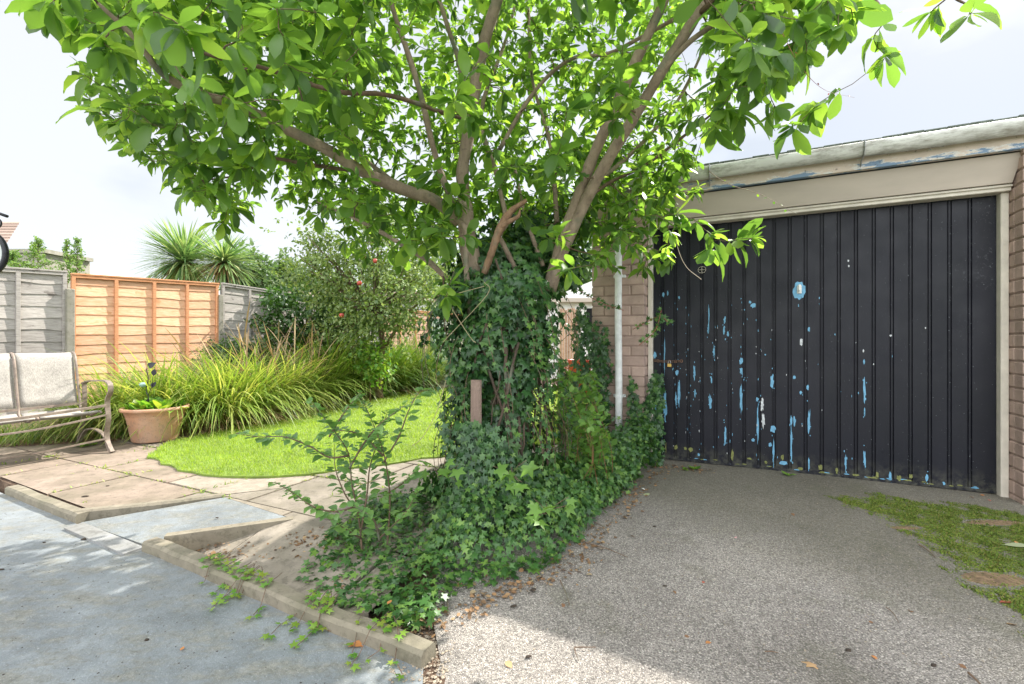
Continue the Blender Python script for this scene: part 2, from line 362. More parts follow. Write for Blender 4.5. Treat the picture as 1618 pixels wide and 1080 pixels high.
def m_door():
    m, t, b = newmat('navy_door_paint')
    c = ramp(t, noise(t, 3, 5, .6, stretch=(1, 1, .3)), [(.3, (.0035, .0045, .009)), (.7, (.009, .0095, .017))])
    c = mixc(t, math_(t, 'MULTIPLY', thr(t, noise(t, 130, 2, .5), .72, .76), .8), c, (.42, .46, .5))
    tc_ = t.nodes.new('ShaderNodeTexCoord'); sx = t.nodes.new('ShaderNodeSeparateXYZ'); t.links.new(tc_.outputs['Object'], sx.inputs[0])
    low = thr(t, sx.outputs[2], .16, .0)
    c = mixc(t, math_(t, 'MULTIPLY', low, thr(t, noise(t, 18, 5, .7), .42, .62)), c, (.07, .07, .055))
    # scuffed cobwebby patch at the right-hand end
    sc = math_(t, 'MULTIPLY', thr(t, sx.outputs[0], 1.93, 2.1), thr(t, noise(t, 45, 5, .8), .56, .7))
    sc = math_(t, 'MULTIPLY', sc, thr(t, noise(t, 2.5, 2), .45, .6)); c = mixc(t, math_(t, 'MULTIPLY', sc, .5), c, (.2, .22, .25))
    t.links.new(c, b.inputs['Base Color'])
    t.links.new(thr(t, noise(t, 6, 4), -.4, 1.5), b.inputs['Roughness']); bump(t, b, noise(t, 25, 3, .5), .002, .35); b.inputs['Specular IOR Level'].default_value = .32
    return m
M['door'] = m_door()
def m_peel(name, base, peel, lo, hi, zlo, zhi):
    m, t, b = newmat(name); c = ramp(t, noise(t, 6, 6, .6), [(.3, tuple(x*.85 for x in base)), (.7, tuple(x*1.1 for x in base))])
    tc_ = t.nodes.new('ShaderNodeTexCoord'); sx = t.nodes.new('ShaderNodeSeparateXYZ'); t.links.new(tc_.outputs['Object'], sx.inputs[0])
    band = thr(t, sx.outputs[2], zhi, zlo)
    k = math_(t, 'ADD', noise(t, 9, 7, .7, stretch=(.35, 1, 1.8)), math_(t, 'MULTIPLY', band, .17))
    wh = thr(t, k, lo-.035, lo-.025); c = mixc(t, wh, c, (.62, .60, .56))
    c = mixc(t, thr(t, k, lo, lo+.01), c, peel)
    c = mixc(t, math_(t, 'MULTIPLY', thr(t, noise(t, 35, 4, .7), .62, .68), .7), c, (.12, .10, .08))
    t.links.new(c, b.inputs['Base Color']); b.inputs['Roughness'].default_value = .75; bump(t, b, k, .004, .5); return m
M['fascia'] = m_peel('peeling_fascia_paint', (.56, .47, .39), (.17, .25, .36), .645, .74, 2.18, 2.26)
M['lintel'] = simple('lintel_paint', (.44, .38, .32), .7, 0, .1, 6, .3, .003, (.3, 1, 1))
M['frame'] = simple('frame_paint', (.62, .57, .49), .6, 0, .12, 14, .3)
M['frame_side'] = M['frame']
def m_gutter():
    m, t, b = newmat('dirty_white_plastic'); c = ramp(t, noise(t, 5, 5, .6, stretch=(.4, 1, 1)), [(.3, (.50, .50, .46)), (.7, (.66, .66, .62))])
    c = mixc(t, math_(t, 'MULTIPLY', thr(t, noise(t, 9, 6, .78, stretch=(.4, 1, 1.6)), .46, .64), .8), c, (.16, .14, .105))
    t.links.new(c, b.inputs['Base Color']); b.inputs['Roughness'].default_value = .55; return m
M['gutter'] = m_gutter()
M['pipe'] = simple('pipe_paint', (.74, .75, .75), .5, 0, .14, 25)
M['felt'] = simple('roof_felt', (.10, .12, .10), .95, 0, .4, 30, .8, .01)
M['dark'] = simple('dark_void', (.004, .004, .005), .9)
M['rust'] = simple('rusty_metal', (.26, .15, .10), .75, .4, .4, 60, .5)
M['brass'] = simple('brass', (.55, .36, .10), .4, .7, .15, 40)
M['steel'] = simple('dull_steel', (.35, .35, .36), .45, .7, .2, 40)
M['black'] = simple('black_metal', (.02, .02, .025), .45, .3, .2, 30)
M['chipblue'] = simple('chip_blue', (.13, .33, .50), .6, 0, .2, 30)
M['chipmoss'] = simple('chip_algae', (.17, .18, .06), .9, 0, .4, 60)
M['chipwhite'] = simple('chip_white', (.5, .52, .54), .7, 0, .3, 60)
M['white'] = simple('white_plastic', (.72, .72, .68), .45, 0, .08, 20)
# timber
def m_timber(name, lo, mid, hi, knots=(.2, .1, .05)):
    m, t, b = newmat(name); g = t.nodes.new('ShaderNodeNewGeometry')
    n = noise(t, 9, 7, .65, stretch=(1, 1, 9)); c = ramp(t, n, [(.3, lo), (.5, mid), (.75, hi)])
    c = mixc(t, 1, c, ramp(t, g.outputs['Random Per Island'], [(0, (.78, .78, .78)), (1, (1.18, 1.18, 1.18))]), 'MULTIPLY')
    c = mixc(t, math_(t, 'MULTIPLY', thr(t, noise(t, 30, 6, .8, stretch=(1, 1, 6)), .54, .7), .4), c, knots)
    k = thr(t, noise(t, 5, 4, .6, stretch=(1, 1, 2.2)), .62, .70); c = mixc(t, math_(t, 'MULTIPLY', k, .7), c, knots)
    t.links.new(c, b.inputs['Base Color']); b.inputs['Roughness'].default_value = .85; bump(t, b, n, .004, .6); return m
M['orange'] = m_timber('new_orange_timber', (.60, .30, .155), (.76, .44, .265), (.87, .58, .40), (.55, .24, .10))
M['orange_dark'] = m_timber('orange_batten', (.52, .22, .10), (.62, .29, .14), (.70, .36, .19), (.4, .16, .07))
M['grey'] = m_timber('weathered_timber', (.26, .235, .215), (.40, .365, .335), (.52, .485, .45), (.1, .08, .07))
M['fence_back'] = m_timber('faded_red_timber', (.38, .22, .15), (.52, .32, .22), (.64, .44, .33), (.25, .12, .08))
M['concrete'] = m_slab('post_concrete', (.24, .23, .2), (.38, .36, .32), (.2, .19, .13))
M['terracotta'] = m_slab('terracotta', (.46, .24, .145), (.60, .35, .22), (.52, .36, .27))
def m_sling():
    m, t, b = newmat('sling_fabric'); c = ramp(t, noise(t, 14, 6, .7), [(.3, (.30, .275, .25)), (.7, (.44, .41, .37))])
    wv = noise(t, 260, 2, .5, stretch=(1, 1, .12)); c = mixc(t, .6, c, ramp(t, wv, [(.35, (.6, .6, .6)), (.65, (1.25, 1.25, 1.25))]), 'MULTIPLY')
    t.links.new(c, b.inputs['Base Color']); b.inputs['Roughness'].default_value = .85; bump(t, b, wv, .002, .5); return m
M['sling'] = m_sling()
M['bench'] = simple('faded_bronze_metal', (.24, .19, .155), .55, .25, .35, 25, .3)
M['tile'] = m_timber('roof_tile', (.20, .14, .11), (.28, .20, .16), (.36, .27, .21))
M['render'] = simple('white_render', (.70, .70, .68), .8, 0, .05, 8)
M['apple'] = simple('apple_skin', (.42, .06, .04), .35, 0, .5, 25)
M['red'] = simple('red_plastic', (.42, .05, .03), .45, 0, .12, 10)
def m_glass():
    m, t, b = newmat('greenhouse_glass'); b.inputs['Base Color'].default_value = (.82, .9, .84, 1); b.inputs['Roughness'].default_value = .08
    tr = t.nodes.new('ShaderNodeBsdfTransparent'); tr.inputs[0].default_value = (.82, .9, .84, 1)
    mxs = t.nodes.new('ShaderNodeMixShader'); mxs.inputs[0].default_value = .72
    t.links.new(b.outputs[0], mxs.inputs[1]); t.links.new(tr.outputs[0], mxs.inputs[2]); t.links.new(mxs.outputs[0], t.nodes['Material Output'].inputs[0]); return m
M['glass'] = m_glass()
M['clockface'] = simple('clock_face', (.42, .45, .42), .3, 0, .1, 8)
M['leaf_tan'] = leafmat('dead_leaf_tan', [(.45, .27, .14), (.55, .36, .2)], (1.2, 1.1, .9), .7, .2)
M['leaf_orange'] = leafmat('dead_leaf_orange', [(.50, .19, .06), (.55, .25, .09)], (1.2, 1.1, .9), .7, .2)
M['leaf_brown'] = leafmat('dead_leaf_brown', [(.16, .08, .045), (.28, .15, .08)], (1.2, 1.1, .9), .7, .2)
M['leaf_red'] = leafmat('dead_leaf_red', [(.40, .09, .07), (.45, .12, .08)], (1.2, 1.1, .9), .6, .2)
M['leaf_pale'] = leafmat('fallen_leaf_pale', [(.30, .34, .20), (.36, .40, .25)], (1.2, 1.1, .9), .6, .2)
M['petal'] = simple('pink_petal', (.75, .42, .42), .6)
M['debris'] = simple('dark_debris', (.045, .032, .022), .95, 0, .4, 80, .8, .004)

# ------------------------------------------------------------------ ground: frames of reference
K0 = Vector((-3.48, 3.13)); K1 = Vector((-.284, 1.467)); kd = (K1-K0).normalized(); kn = Vector((-kd.y, kd.x))   # kerb line
if kn.y < 0: kn = -kn
def kp(s, d): v = K0+kd*s+kn*d; return v
def kc(x, y): v = Vector((x, y))-K0; return v.dot(kd), v.dot(kn)
ZB = -0.05
# base ground
mb = MB(); mb.add([(-150, -40, -.22), (150, -40, -.22), (150, 260, -.22), (-150, 260, -.22)], [(0, 1, 2, 3)])
tag(mb.build('ground', M['field']), kind='structure')
# blue pavement (grid with very gentle undulation) + ramp
sA, _ = kc(-2.5, 2.62); sB, _ = kc(-1.835, 2.32)
rp = [(-2.5, 2.64), (-1.85, 2.93), (-1.27, 2.59), (-1.835, 2.32)]
mb = MB()
edge = [kp(-6, 0), kp((K1-K0).length+.02, 0)]
mb.prism([tuple(kp(-8, -.0)), tuple(kp(3.60, -.0)), (-.27, 1.37), (-.34, 1.2), (-.5, .2), (-.9, -2.0), (-9, -2), (-9, 4.5)], -.2, ZB)
mb.build('pavement', M['blue'])['kind'] = 'structure'
mb = MB()
a, b_, c_, d_ = rp
mb.add([(a[0], a[1], ZB+.004), (b_[0], b_[1], 0), (c_[0], c_[1], 0), (d_[0], d_[1], ZB+.004), (a[0], a[1], -.2), (b_[0], b_[1], -.2), (c_[0], c_[1], -.2), (d_[0], d_[1], -.2)],
       [(0, 3, 2, 1), (0, 1, 5, 4), (1, 2, 6, 5), (2, 3, 7, 6), (3, 0, 4, 7)])
tag(mb.build('ramp', M['blue']), kind='structure')
# flat painted strip along the foot of the ramp
mb = MB(); p0 = kp(sA+.03, -.07); p1 = kp(sB-.02, -.07); p2 = kp(sB-.02, .015); p3 = kp(sA+.03, .015)
mb.prism([tuple(p0), tuple(p1), tuple(p2), tuple(p3)], ZB-.01, ZB+.012)
tag(mb.build('edging_strip', M['strip']), 'flat pale grey strip between the two kerbs at the foot of the ramp', 'edging strip')
# kerbs
def kerb(pts, w, z0, z1, label, mat='kerb', wv=.004):
    """chamfered bar following pts (x,y), width w to the inner (+left) side"""
    c = Vector((pts[0][0], pts[0][1], 0)); mb = MB(c); pts = [Vector((p[0], p[1])) for p in pts]
    fine = []
    for i in range(len(pts)-1):
        n = max(2, int((pts[i+1]-pts[i]).length/.12))
        fine += [pts[i]+(pts[i+1]-pts[i])*k/n for k in range(n)]
    fine.append(pts[-1]); vs = []
    for i, p in enumerate(fine):
        t = (fine[min(i+1, len(fine)-1)]-fine[max(i-1, 0)]).normalized(); nn = Vector((-t.y, t.x)); j = random.uniform(-wv, wv)
        ch = .009+random.uniform(0, .006)
        for (o, z) in ((0, z0), (0, z1-ch), (ch, z1), (w-ch, z1), (w, z1-ch), (w, z0)):
            q = p+nn*(o+j); vs.append((q.x, q.y, z+j*.4))
    fs = []
    for i in range(len(fine)-1):
        for k in range(5): a = i*6+k; fs.append((a, a+1, a+7, a+6))
    fs += [tuple(range(6)), tuple(range((len(fine)-1)*6, len(fine)*6))]
    mb.add(vs, fs); o = mb.build('kerb', M[mat]); o.location = c
    return tag(o, label, 'kerb', 'concrete kerbs edging the paving')
kerb([tuple(kp(-.02, 0)), tuple(kp(sA-.03, 0))], .075, -.19, .0, 'short concrete kerb between the reddish slabs and the blue paving, nearest the bench')
kerb([(-2.56, 2.66), (-1.87, 2.955)], .06, -.19, .006, 'thin concrete kerb running back along the left side of the ramp')
kerb([tuple(kp(sB, 0)), tuple(kp(sB+.42, .0)), tuple(kp(sB+.6, -.01)), tuple(kp(3.60, -.01))], .075, -.19, .0, 'long concrete kerb ending at the driveway with ivy trailing over it')
# the wedge-shaped side wall of the ramp
mb = MB(); q0 = Vector((-1.80, 2.375)); q1 = Vector((-1.25, 2.60)); t_ = (q1-q0).normalized(); n_ = Vector((-t_.y, t_.x))*-.05
vs = []
for p in (q0, q1, q1+n_, q0+n_): vs.append((p.x, p.y, -.19))
for p, z in ((q0, .004), (q1, .006), (q1+n_, .006), (q0+n_, .004)): vs.append((p.x, p.y, z))
mb.add(vs, [(0, 1, 2, 3), (4, 5, 6, 7), (0, 1, 5, 4), (1, 2, 6, 5), (2, 3, 7, 6), (3, 0, 4, 7)])
tag(mb.build('kerb', M['kerb']), 'upright concrete side of the ramp rising from the sunken slabs', 'kerb', 'concrete kerbs edging the paving')

# driveway: grid sheet
def drive_z(x, y): 
    s, d = kc(x, y); return -.06*max(0, min(1, (2.3-y)/.9)) + .004*math.sin(3*x+1)*math.sin(2.3*y)
DP = [(-.25, 1.38), (-.33, 1.15), (-.45, .2), (-.8, -2.5), (9, -2.5), (9, 3.9), (2.4, 7), (.6, 4.0), (.05, 3.2), (-.35, 2.2), (-.31, 1.75), (-.235, 1.50)]
def inpoly(x, y, poly):
    c = False; j = len(poly)-1
    for i in range(len(poly)):
        xi, yi = poly[i][:2]; xj, yj = poly[j][:2]
        if (yi > y) != (yj > y) and x < (xj-xi)*(y-yi)/(yj-yi)+xi: c = not c
        j = i
    return c
import bmesh
bm = bmesh.new(); vs = [bm.verts.new((x, y, 0)) for x, y in DP]; bm.faces.new(vs)
for k in range(80):
    t = -2.5+k*.12
    bmesh.ops.bisect_plane(bm, geom=bm.verts[:]+bm.edges[:]+bm.faces[:], plane_co=(0, t, 0), plane_no=(0, 1, 0))
for k in range(60):
    t = -1+k*.17
    bmesh.ops.bisect_plane(bm, geom=bm.verts[:]+bm.edges[:]+bm.faces[:], plane_co=(t, 0, 0), plane_no=(1, 0, 0))
for v in bm.verts: v.co.z = drive_z(v.co.x, v.co.y)
me = bpy.data.meshes.new('driveway'); bm.to_mesh(me); bm.free()
tag(link('driveway', me, M['drive'], None, True), kind='structure')

# slab paving: aligned to the garage, clipped with planes
U2 = Vector((.904, -.428)); V2 = Vector((.428, .904))
def zR(x, y):
    s, d = kc(x, y); return -.112*max(0, min(1, (.52-d)/.40))*max(0, min(1, (3.3-s)/.5))
def slabs(name, planes, zf, red=None):
    bm = bmesh.new(); O = Vector((-4.02, 3.97))
    for i in range(-6, 12):
        for j in range(-5, 8):
            w_, h_ = .86, .575; off = .43 if j % 2 else 0
            o = O+U2*(i*w_+off+.006)+V2*(j*h_+.006); g = .006+random.uniform(0, .006); ps = []
            for (a, b2) in ((g, g), (w_-g, g), (w_-g, h_-g), (g, h_-g)):
                q = o+U2*a+V2*b2; ps.append(q)
            dz = random.uniform(-.005, .004); tx = random.uniform(-.004, .004)
            top = [bm.verts.new((q.x, q.y, dz+tx*(k in (0, 1)))) for k, q in enumerate(ps)]; bot = [bm.verts.new((q.x, q.y, -.06)) for q in ps]
            ff = [bm.faces.new(top)]+[bm.faces.new((top[k], top[(k+1) % 4], bot[(k+1) % 4], bot[k])) for k in range(4)]
            cc = (ps[0]+ps[2])/2; s, d = kc(cc.x, cc.y)
            mi = 1 if (d < .98 and s < 1.25) else 0
            for f in ff: f.material_index = mi
    for (co, no) in planes:   # keep the side no points to
        bmesh.ops.bisect_plane(bm, geom=bm.verts[:]+bm.edges[:]+bm.faces[:], plane_co=(co[0], co[1], 0), plane_no=(-no[0], -no[1], 0), clear_outer=True)
    for k in range(10):
        cpt = kp(0, .25+k*.045)
        bmesh.ops.bisect_plane(bm, geom=bm.verts[:]+bm.edges[:]+bm.faces[:], plane_co=(cpt.x, cpt.y, 0), plane_no=(kn.x, kn.y, 0))
    for v in bm.verts: v.co.z += zf(v.co.x, v.co.y)
    bmesh.ops.recalc_face_normals(bm, faces=bm.faces)
    me = bpy.data.meshes.new(name); bm.to_mesh(me); bm.free()
    return tag(link(name, me, [M['slab'], M['slab_red']]), kind='structure')
rd = (Vector((-1.85, 2.93))-Vector((-2.5, 2.64))).normalized(); rn = Vector((-rd.y, rd.x))
fe = (Vector((-1.27, 2.59))-Vector((-1.85, 2.93))).normalized(); fn = Vector((-fe.y, fe.x))
if fn.y < 0: fn = -fn
e1 = kp(0, .075)
slabs('path', [(e1, kn), ((-2.5, 2.71), rn), ((-1.0, 20), (0, -1) if False else (0, 0.0001)), ((-9, 0), (1, 0))][:2], lambda x, y: 0)
slabs('path', [((-1.85, 2.93), fn), ((-1.87, 2.955+.06), -rn), ((-.1, 3.0), (-.93, .36))], lambda x, y: 0 if False else zR(x, y)*0)
slabs('path', [(e1, kn), ((-1.25, 2.60), -rn if (-rn).x > 0 else rn), ((-1.27, 2.59), -fn), ((-.45, 2.0), (-.96, .28))], lambda x, y: zR(x, y))
# mortar / earth under the slabs
mb = MB(); mb.prism([tuple(kp(-3, .05)), tuple(kp(sA-.16, .06)), (-1.96, 3.03), (-1.27, 2.62), (3, 3.0), (3, 6), (-9, 6)], -.2, -.012)
tag(mb.build('ground_bedding', M['soil']), kind='structure')
def sheet(name, poly, zf, mat, step=.07):
    bm = bmesh.new(); bm.faces.new([bm.verts.new((x, y, 0)) for x, y in poly]); xs = [p[0] for p in poly]; ys = [p[1] for p in poly]
    for ax, lo, hi in ((0, min(xs), max(xs)), (1, min(ys), max(ys))):
        t = lo+step
        while t < hi:
            co = (t, 0, 0) if ax == 0 else (0, t, 0); no = (1, 0, 0) if ax == 0 else (0, 1, 0)
            bmesh.ops.bisect_plane(bm, geom=bm.verts[:]+bm.edges[:]+bm.faces[:], plane_co=co, plane_no=no); t += step
    for v in bm.verts: v.co.z = zf(v.co.x, v.co.y)
    bmesh.ops.recalc_face_normals(bm, faces=bm.faces)
    me = bpy.data.meshes.new(name); bm.to_mesh(me); bm.free(); return tag(link(name, me, mat, None, True), kind='structure')
def gzf(x, y):
    s_, d_ = kc(x, y); return zR(x, y)-.02+.006*math.sin(17*x)*math.sin(19*y)-(.035 if s_ > 3.0 else .035*max(0, (s_-2.5)*2))
sheet('ground_bedding', [(-1.78, 2.36), tuple(kp(3.58, .05)), (-.2, 1.5), (.3, 1.9), (.6, 2.3), (1.4, 3.6), (.6, 4.4), (-.4, 3.9), (-1.25, 2.66)], gzf, M['soil'])
mb = MB(); mb.prism([(-.95, -1.5), (.4, -1.5), (.4, 1.9), (-.3, 1.75), (-.6, 1.5)], -.2, -.066); tag(mb.build('ground_bedding', M['soil']), kind='structure')
# bed soil
mb = MB(); mb.prism([(-9, 3.0), (-4.9, 4.30), (-3.7, 4.72), (-3.3, 4.35), (-2.5, 4.2), (.9, 5.1), (1.3, 5.0), (2.9, 8), (3.4, 14), (-9, 14)], -.2, .012)
tag(mb.build('bed', M['soil']), kind='structure')
# lawn
LP0 = [(-3.12, 3.93), (-2.86, 3.72), (-2.45, 3.46), (-2.17, 3.36), (-1.88, 3.31), (-1.41, 3.48), (-.65, 3.92), (.1, 4.25), (.7, 4.6), (1.15, 5.3), (1.5, 6.5), (1.9, 8), (2.0, 9.6), (-.5, 9.75), (-1.7, 9.7), (-2.2, 9.0), (-2.5, 8.2), (-2.8, 7.4), (-3.05, 6.6), (-3.15, 5.9), (-3.2, 5.3), (-3.32, 4.8), (-3.4, 4.45)]
LP = []
for i in range(len(LP0)):
    a = Vector(LP0[i]); b2 = Vector(LP0[(i+1) % len(LP0)]); n = max(1, int((b2-a).length/.1))
    for k in range(n): q = a+(b2-a)*k/n; LP.append((q.x+random.uniform(-.028, .028), q.y+random.uniform(-.028, .028)))
mb = MB(); mb.prism(LP, -.1, .014); tag(mb.build('lawn', M['turf']), kind='structure')
def scatter(poly, n, dens=None):
    xs = [p[0] for p in poly]; ys = [p[1] for p in poly]; o = []
    while len(o) < n:
        x = random.uniform(min(xs), max(xs)); y = random.uniform(min(ys), max(ys))
        if inpoly(x, y, poly) and (dens is None or random.random() < dens(x, y)): o.append((x, y))
    return np.array(o)
q = scatter(LP, 62000, lambda x, y: min(1, (4.0/y)**2))
n = len(q); base = np.column_stack([q, np.full(n, .012)])
pth, side = arch_paths(base, rng.uniform(0, 2*PI, n), rng.uniform(0, .5, n), rng.uniform(.018, .04, n)*(1+q[:, 1]*.05), rng.uniform(.2, 1.2, n), 3)
o = strips('grass', pth, side, np.full(n, .0035)*(q[:, 1]/4.0+.2), [1, .8, .1], M['grass']); tag(o, kind='stuff', label='short bright green mown grass of the lawn', cat='grass')
# path beyond the lawn
mb = MB(); mb.prism([(-2.6, 9.85), (2.2, 9.85), (2.2, 10.35), (-2.6, 10.35)], -.1, .03); tag(mb.build('path', M['slab']), kind='structure')
# gravel between kerb end and drive
def pebbles(name, pts, r0, r1, mat, label, cat, parent=None):
    mb = MB()
    for (x, y, z) in pts:
        r = random.uniform(r0, r1); vs = []
        c = Vector((x, y, z)); 
        for d in ((1, 0, 0), (0, 1, 0), (-1, 0, 0), (0, -1, 0), (0, 0, 1), (0, 0, -1), (.7, .7, .4), (-.7, .7, .4), (-.7, -.7, .4), (.7, -.7, .4)):
            dd = Vector(d).normalized(); vs.append(c+Vector((dd.x*r*random.uniform(.7, 1.2), dd.y*r*random.uniform(.7, 1.2), dd.z*r*.6)))
        mb.add(vs, [(0, 6, 4), (6, 1, 4), (1, 7, 4), (7, 2, 4), (2, 8, 4), (8, 3, 4), (3, 9, 4), (9, 0, 4), (0, 6, 1), (1, 7, 2), (2, 8, 3), (3, 9, 0), (0, 1, 5), (1, 2, 5), (2, 3, 5), (3, 0, 5)])
    return tag(mb.build(name, mat, parent, False), label, cat, kind='stuff')
GP = [tuple(G(600, 985, -.05))[:2], tuple(G(645, 1000, -.05))[:2], tuple(G(690, 985, -.05))[:2], tuple(G(770, 930, -.05))[:2], tuple(G(800, 945, -.05))[:2], tuple(G(720, 1010, -.05))[:2], tuple(G(690, 1120, -.05))[:2], tuple(G(600, 1120, -.05))[:2], tuple(G(615, 1050, -.05))[:2]]
mb = MB(); mb.prism([(p[0], p[1]) for p in GP], -.15, -.057); tag(mb.build('ground_gap', M['soil']), kind='structure')
pp = [(x, y, ZB+random.uniform(-.008, .002)) for x, y in scatter(GP, 1300)]
pebbles('gravel', pp, .0018, .0065, M['gravel'], 'loose buff gravel between the kerb end and the driveway', 'gravel')
# loose grit on the driveway
pp = [(x, y, drive_z(x, y)) for x, y in scatter([(-.25, 1.1), (4, 1.1), (3.2, 2.9), (1.3, 3.8), (.6, 3.3), (-.3, 2.0)], 2600)]
pebbles('gravel', pp, .0015, .0045, M['gravel'], 'fine loose grit scattered over the driveway', 'grit')

# ------------------------------------------------------------------ moss on the drive (low tufts)
mossP = [G(1300, 783), G(1380, 778), G(1470, 790), G(1560, 797), G(1660, 815), G(1750, 840), G(1750, 1010), G(1640, 1010), G(1590, 960), G(1500, 905), G(1440, 850), G(1370, 815), G(1320, 800)]
mossP = [(p.x, p.y) for p in mossP]
holes = [(G(1570, 825), .20, .045), (G(1570, 905), .17, .07), (G(1430, 833), .10, .03)]
def hn(x, y): return math.sin(7*x+3*y)*.5+math.sin(13*x-11*y+1)*.3+math.sin(29*x+23*y)*.2
def moss_d(x, y):
    for h, a, b2 in holes:
        r = math.hypot((x-h.x)/a, (y-h.y)/b2)
        if r < 1+.35*hn(x*2, y*2): return .05
    # fade near the polygon border
    m = 9
    for i in range(len(mossP)):
        a = Vector(mossP[i]); b2 = Vector(mossP[(i+1) % len(mossP)]); ab = b2-a; t = max(0, min(1, (Vector((x, y))-a).dot(ab)/ab.length_squared)); m = min(m, (a+ab*t-Vector((x, y))).length)
    return max(0, min(1, (m+.07*hn(x*3, y*3)+.05*hn(x*9, y*9)-.02)/.16))*(1 if hn(x*4+1, y*5) > -.42 else .25)
q = scatter(mossP, 85000, moss_d); n = len(q)
base = np.column_stack([q, np.array([drive_z(x, y) for x, y in q])])
pth, side = arch_paths(base, rng.uniform(0, 2*PI, n), rng.uniform(0, .7, n), rng.uniform(.002, .008, n)*(1+.6*np.sin(31*q[:, 0])*np.sin(27*q[:, 1])), rng.uniform(.2, 1.2, n), 3)
o = strips('moss', pth, side, rng.uniform(.0025, .006, n), [1, 1, .3], M['moss']); tag(o, 'green moss spreading over the driveway by the right-hand brick pier', 'moss', kind='stuff')
mb = MB()
for (h, a, b2) in holes:
    ring = [[(h.x+f*a*1.3*math.cos(k*PI/24)*(1+.12*hn(k/3, 1)), h.y+f*1.3*b2*math.sin(k*PI/24)*(1+.12*hn(k/3, 2))) for k in range(48)] for f in (.02, .5, 1)]
    mb.add([(x, y, drive_z(x, y)+.0025*(1.2-f_)) for f_, rg in enumerate(ring) for x, y in rg], [(r_*48+k, r_*48+(k+1) % 48, (r_+1)*48+(k+1) % 48, (r_+1)*48+k) for r_ in (0, 1) for k in range(48)])
tag(mb.build('bare_patches', simple('bare_sandy_concrete', (.24, .16, .09), .95, 0, .5, 60, 1, .01)), 'sandy brown bare patches inside the green moss', 'bare concrete', kind='stuff')

# ------------------------------------------------------------------ GARAGE (local axes: u along the front, v out towards the camera)
gO = Vector((1.221, 3.92, 0)); gW = 2.17; gz = math.atan2(-.428, .904)
garage = empty('garage', gO, 'low flat-roofed garage of pink painted brick behind the driveway', 'garage', rz=gz)
# local: x=u, y=-v (depth positive backwards)
def gmb(): return MB()
def pier(mb, x0, x1, y0, y1, z1, pitch=.085, br=.225):
    """real bricks, mortar core recessed"""
    mb.mi = 1; mb.box((x0+.007, y0+.007, -.1), (x1-.007, y1-.007, z1)); mb.mi = 0
    z = -.05; r = 0
    while z < z1-.03:
        h = min(pitch-.009, z1-z)
        x = x0-(.1125 if r % 2 else 0)
        while x < x1-.01:
            a = max(x, x0); b2 = min(x+br-.009, x1)
            if b2-a > .03:
                j = random.uniform(-.002, .002)
                mb.frame_box((a, y0+j, z), (b2-a, 0, 0), (0, min(.1, y1-y0), 0), (0, 0, h), .006)
                if y1-y0 > .1: pass
            x += br
        # side returns, both ends
        y = y0+.101; 
        while y < y1-.01:
            yb = min(y+.215, y1)
            for xx in (x0, x1-.1): mb.frame_box((xx+random.uniform(-.002, .002), y, z), (.1, 0, 0), (0, yb-y-.009, 0), (0, 0, h), .006)
            y += .225
        z += pitch; r += 1
mb = gmb(); pier(mb, -.49, -.045, -.20, .12, 2.20); mb.build('brick_pier', [M['brick'], M['mortar']], garage)
mb = gmb(); pier(mb, gW+.045, gW+.5, -.20, .12, 2.20); mb.build('brick_pier', [M['brick'], M['mortar']], garage)
mb = gmb(); mb.box((-.45, .13, -.2), (-.25, 5.4, 2.22)); mb.box((-.45, 5.41, -.2), (gW+2.3, 5.6, 2.22)); mb.box((gW+2.1, .02, -.2), (gW+2.3, 5.4, 2.22)); mb.box((gW+.51, -.15, -.2), (gW+2.3, .0, 2.19))
mb.build('wall', M['brick'], garage)
mb = gmb(); mb.box((-.58, -.24, 2.335), (gW+2.4, 5.7, 2.375), .006); 
mb.build('roof', M['felt'], garage)
mb = gmb()
for k in range(46):
    x = -.58+k*.11; mb.frame_box((x, -.262+random.uniform(0, .004), 2.350+random.uniform(-.004, .004)), (.109, 0, 0), (0, .03, 0), (0, 0, .022+random.uniform(0, .006)), .004)
mb.build('felt_edge', M['felt'], garage)
mb = gmb(); mb.box((-.58, -.215, 2.185), (gW+2.3, -.17, 2.333), .003); mb.build('fascia', M['fascia'], garage)
mb = gmb()   # canted lintel board: top leans out
x0, x1 = -.50, gW+.07
mb.add([(x0, -.115, 2.008), (x1-.04, -.115, 2.008), (x1-.01, -.165, 2.178), (x0, -.165, 2.178), (x0, -.03, 2.008), (x1-.04, -.03, 2.008), (x1-.01, -.06, 2.182), (x0, -.06, 2.182)],
       [(0, 1, 2, 3), (4, 5, 6, 7), (0, 1, 5, 4), (1, 2, 6, 5), (2, 3, 7, 6), (3, 0, 4, 7)]); mb.build('lintel', M['lintel'], garage)
mb = gmb(); mb.box((-.04, -.085, 1.966), (gW+.04, .06, 2.002), .004); mb.box((-.04, -.10, 1.99), (gW+.04, -.0855, 2.004), .002)
mb.box((-.043, -.05, -.02), (-.004, .06, 1.964), .004); mb.box((gW+.003, -.05, -.02), (gW+.043, .06, 1.964), .004)
mb.build('door_frame', M['frame'], garage)
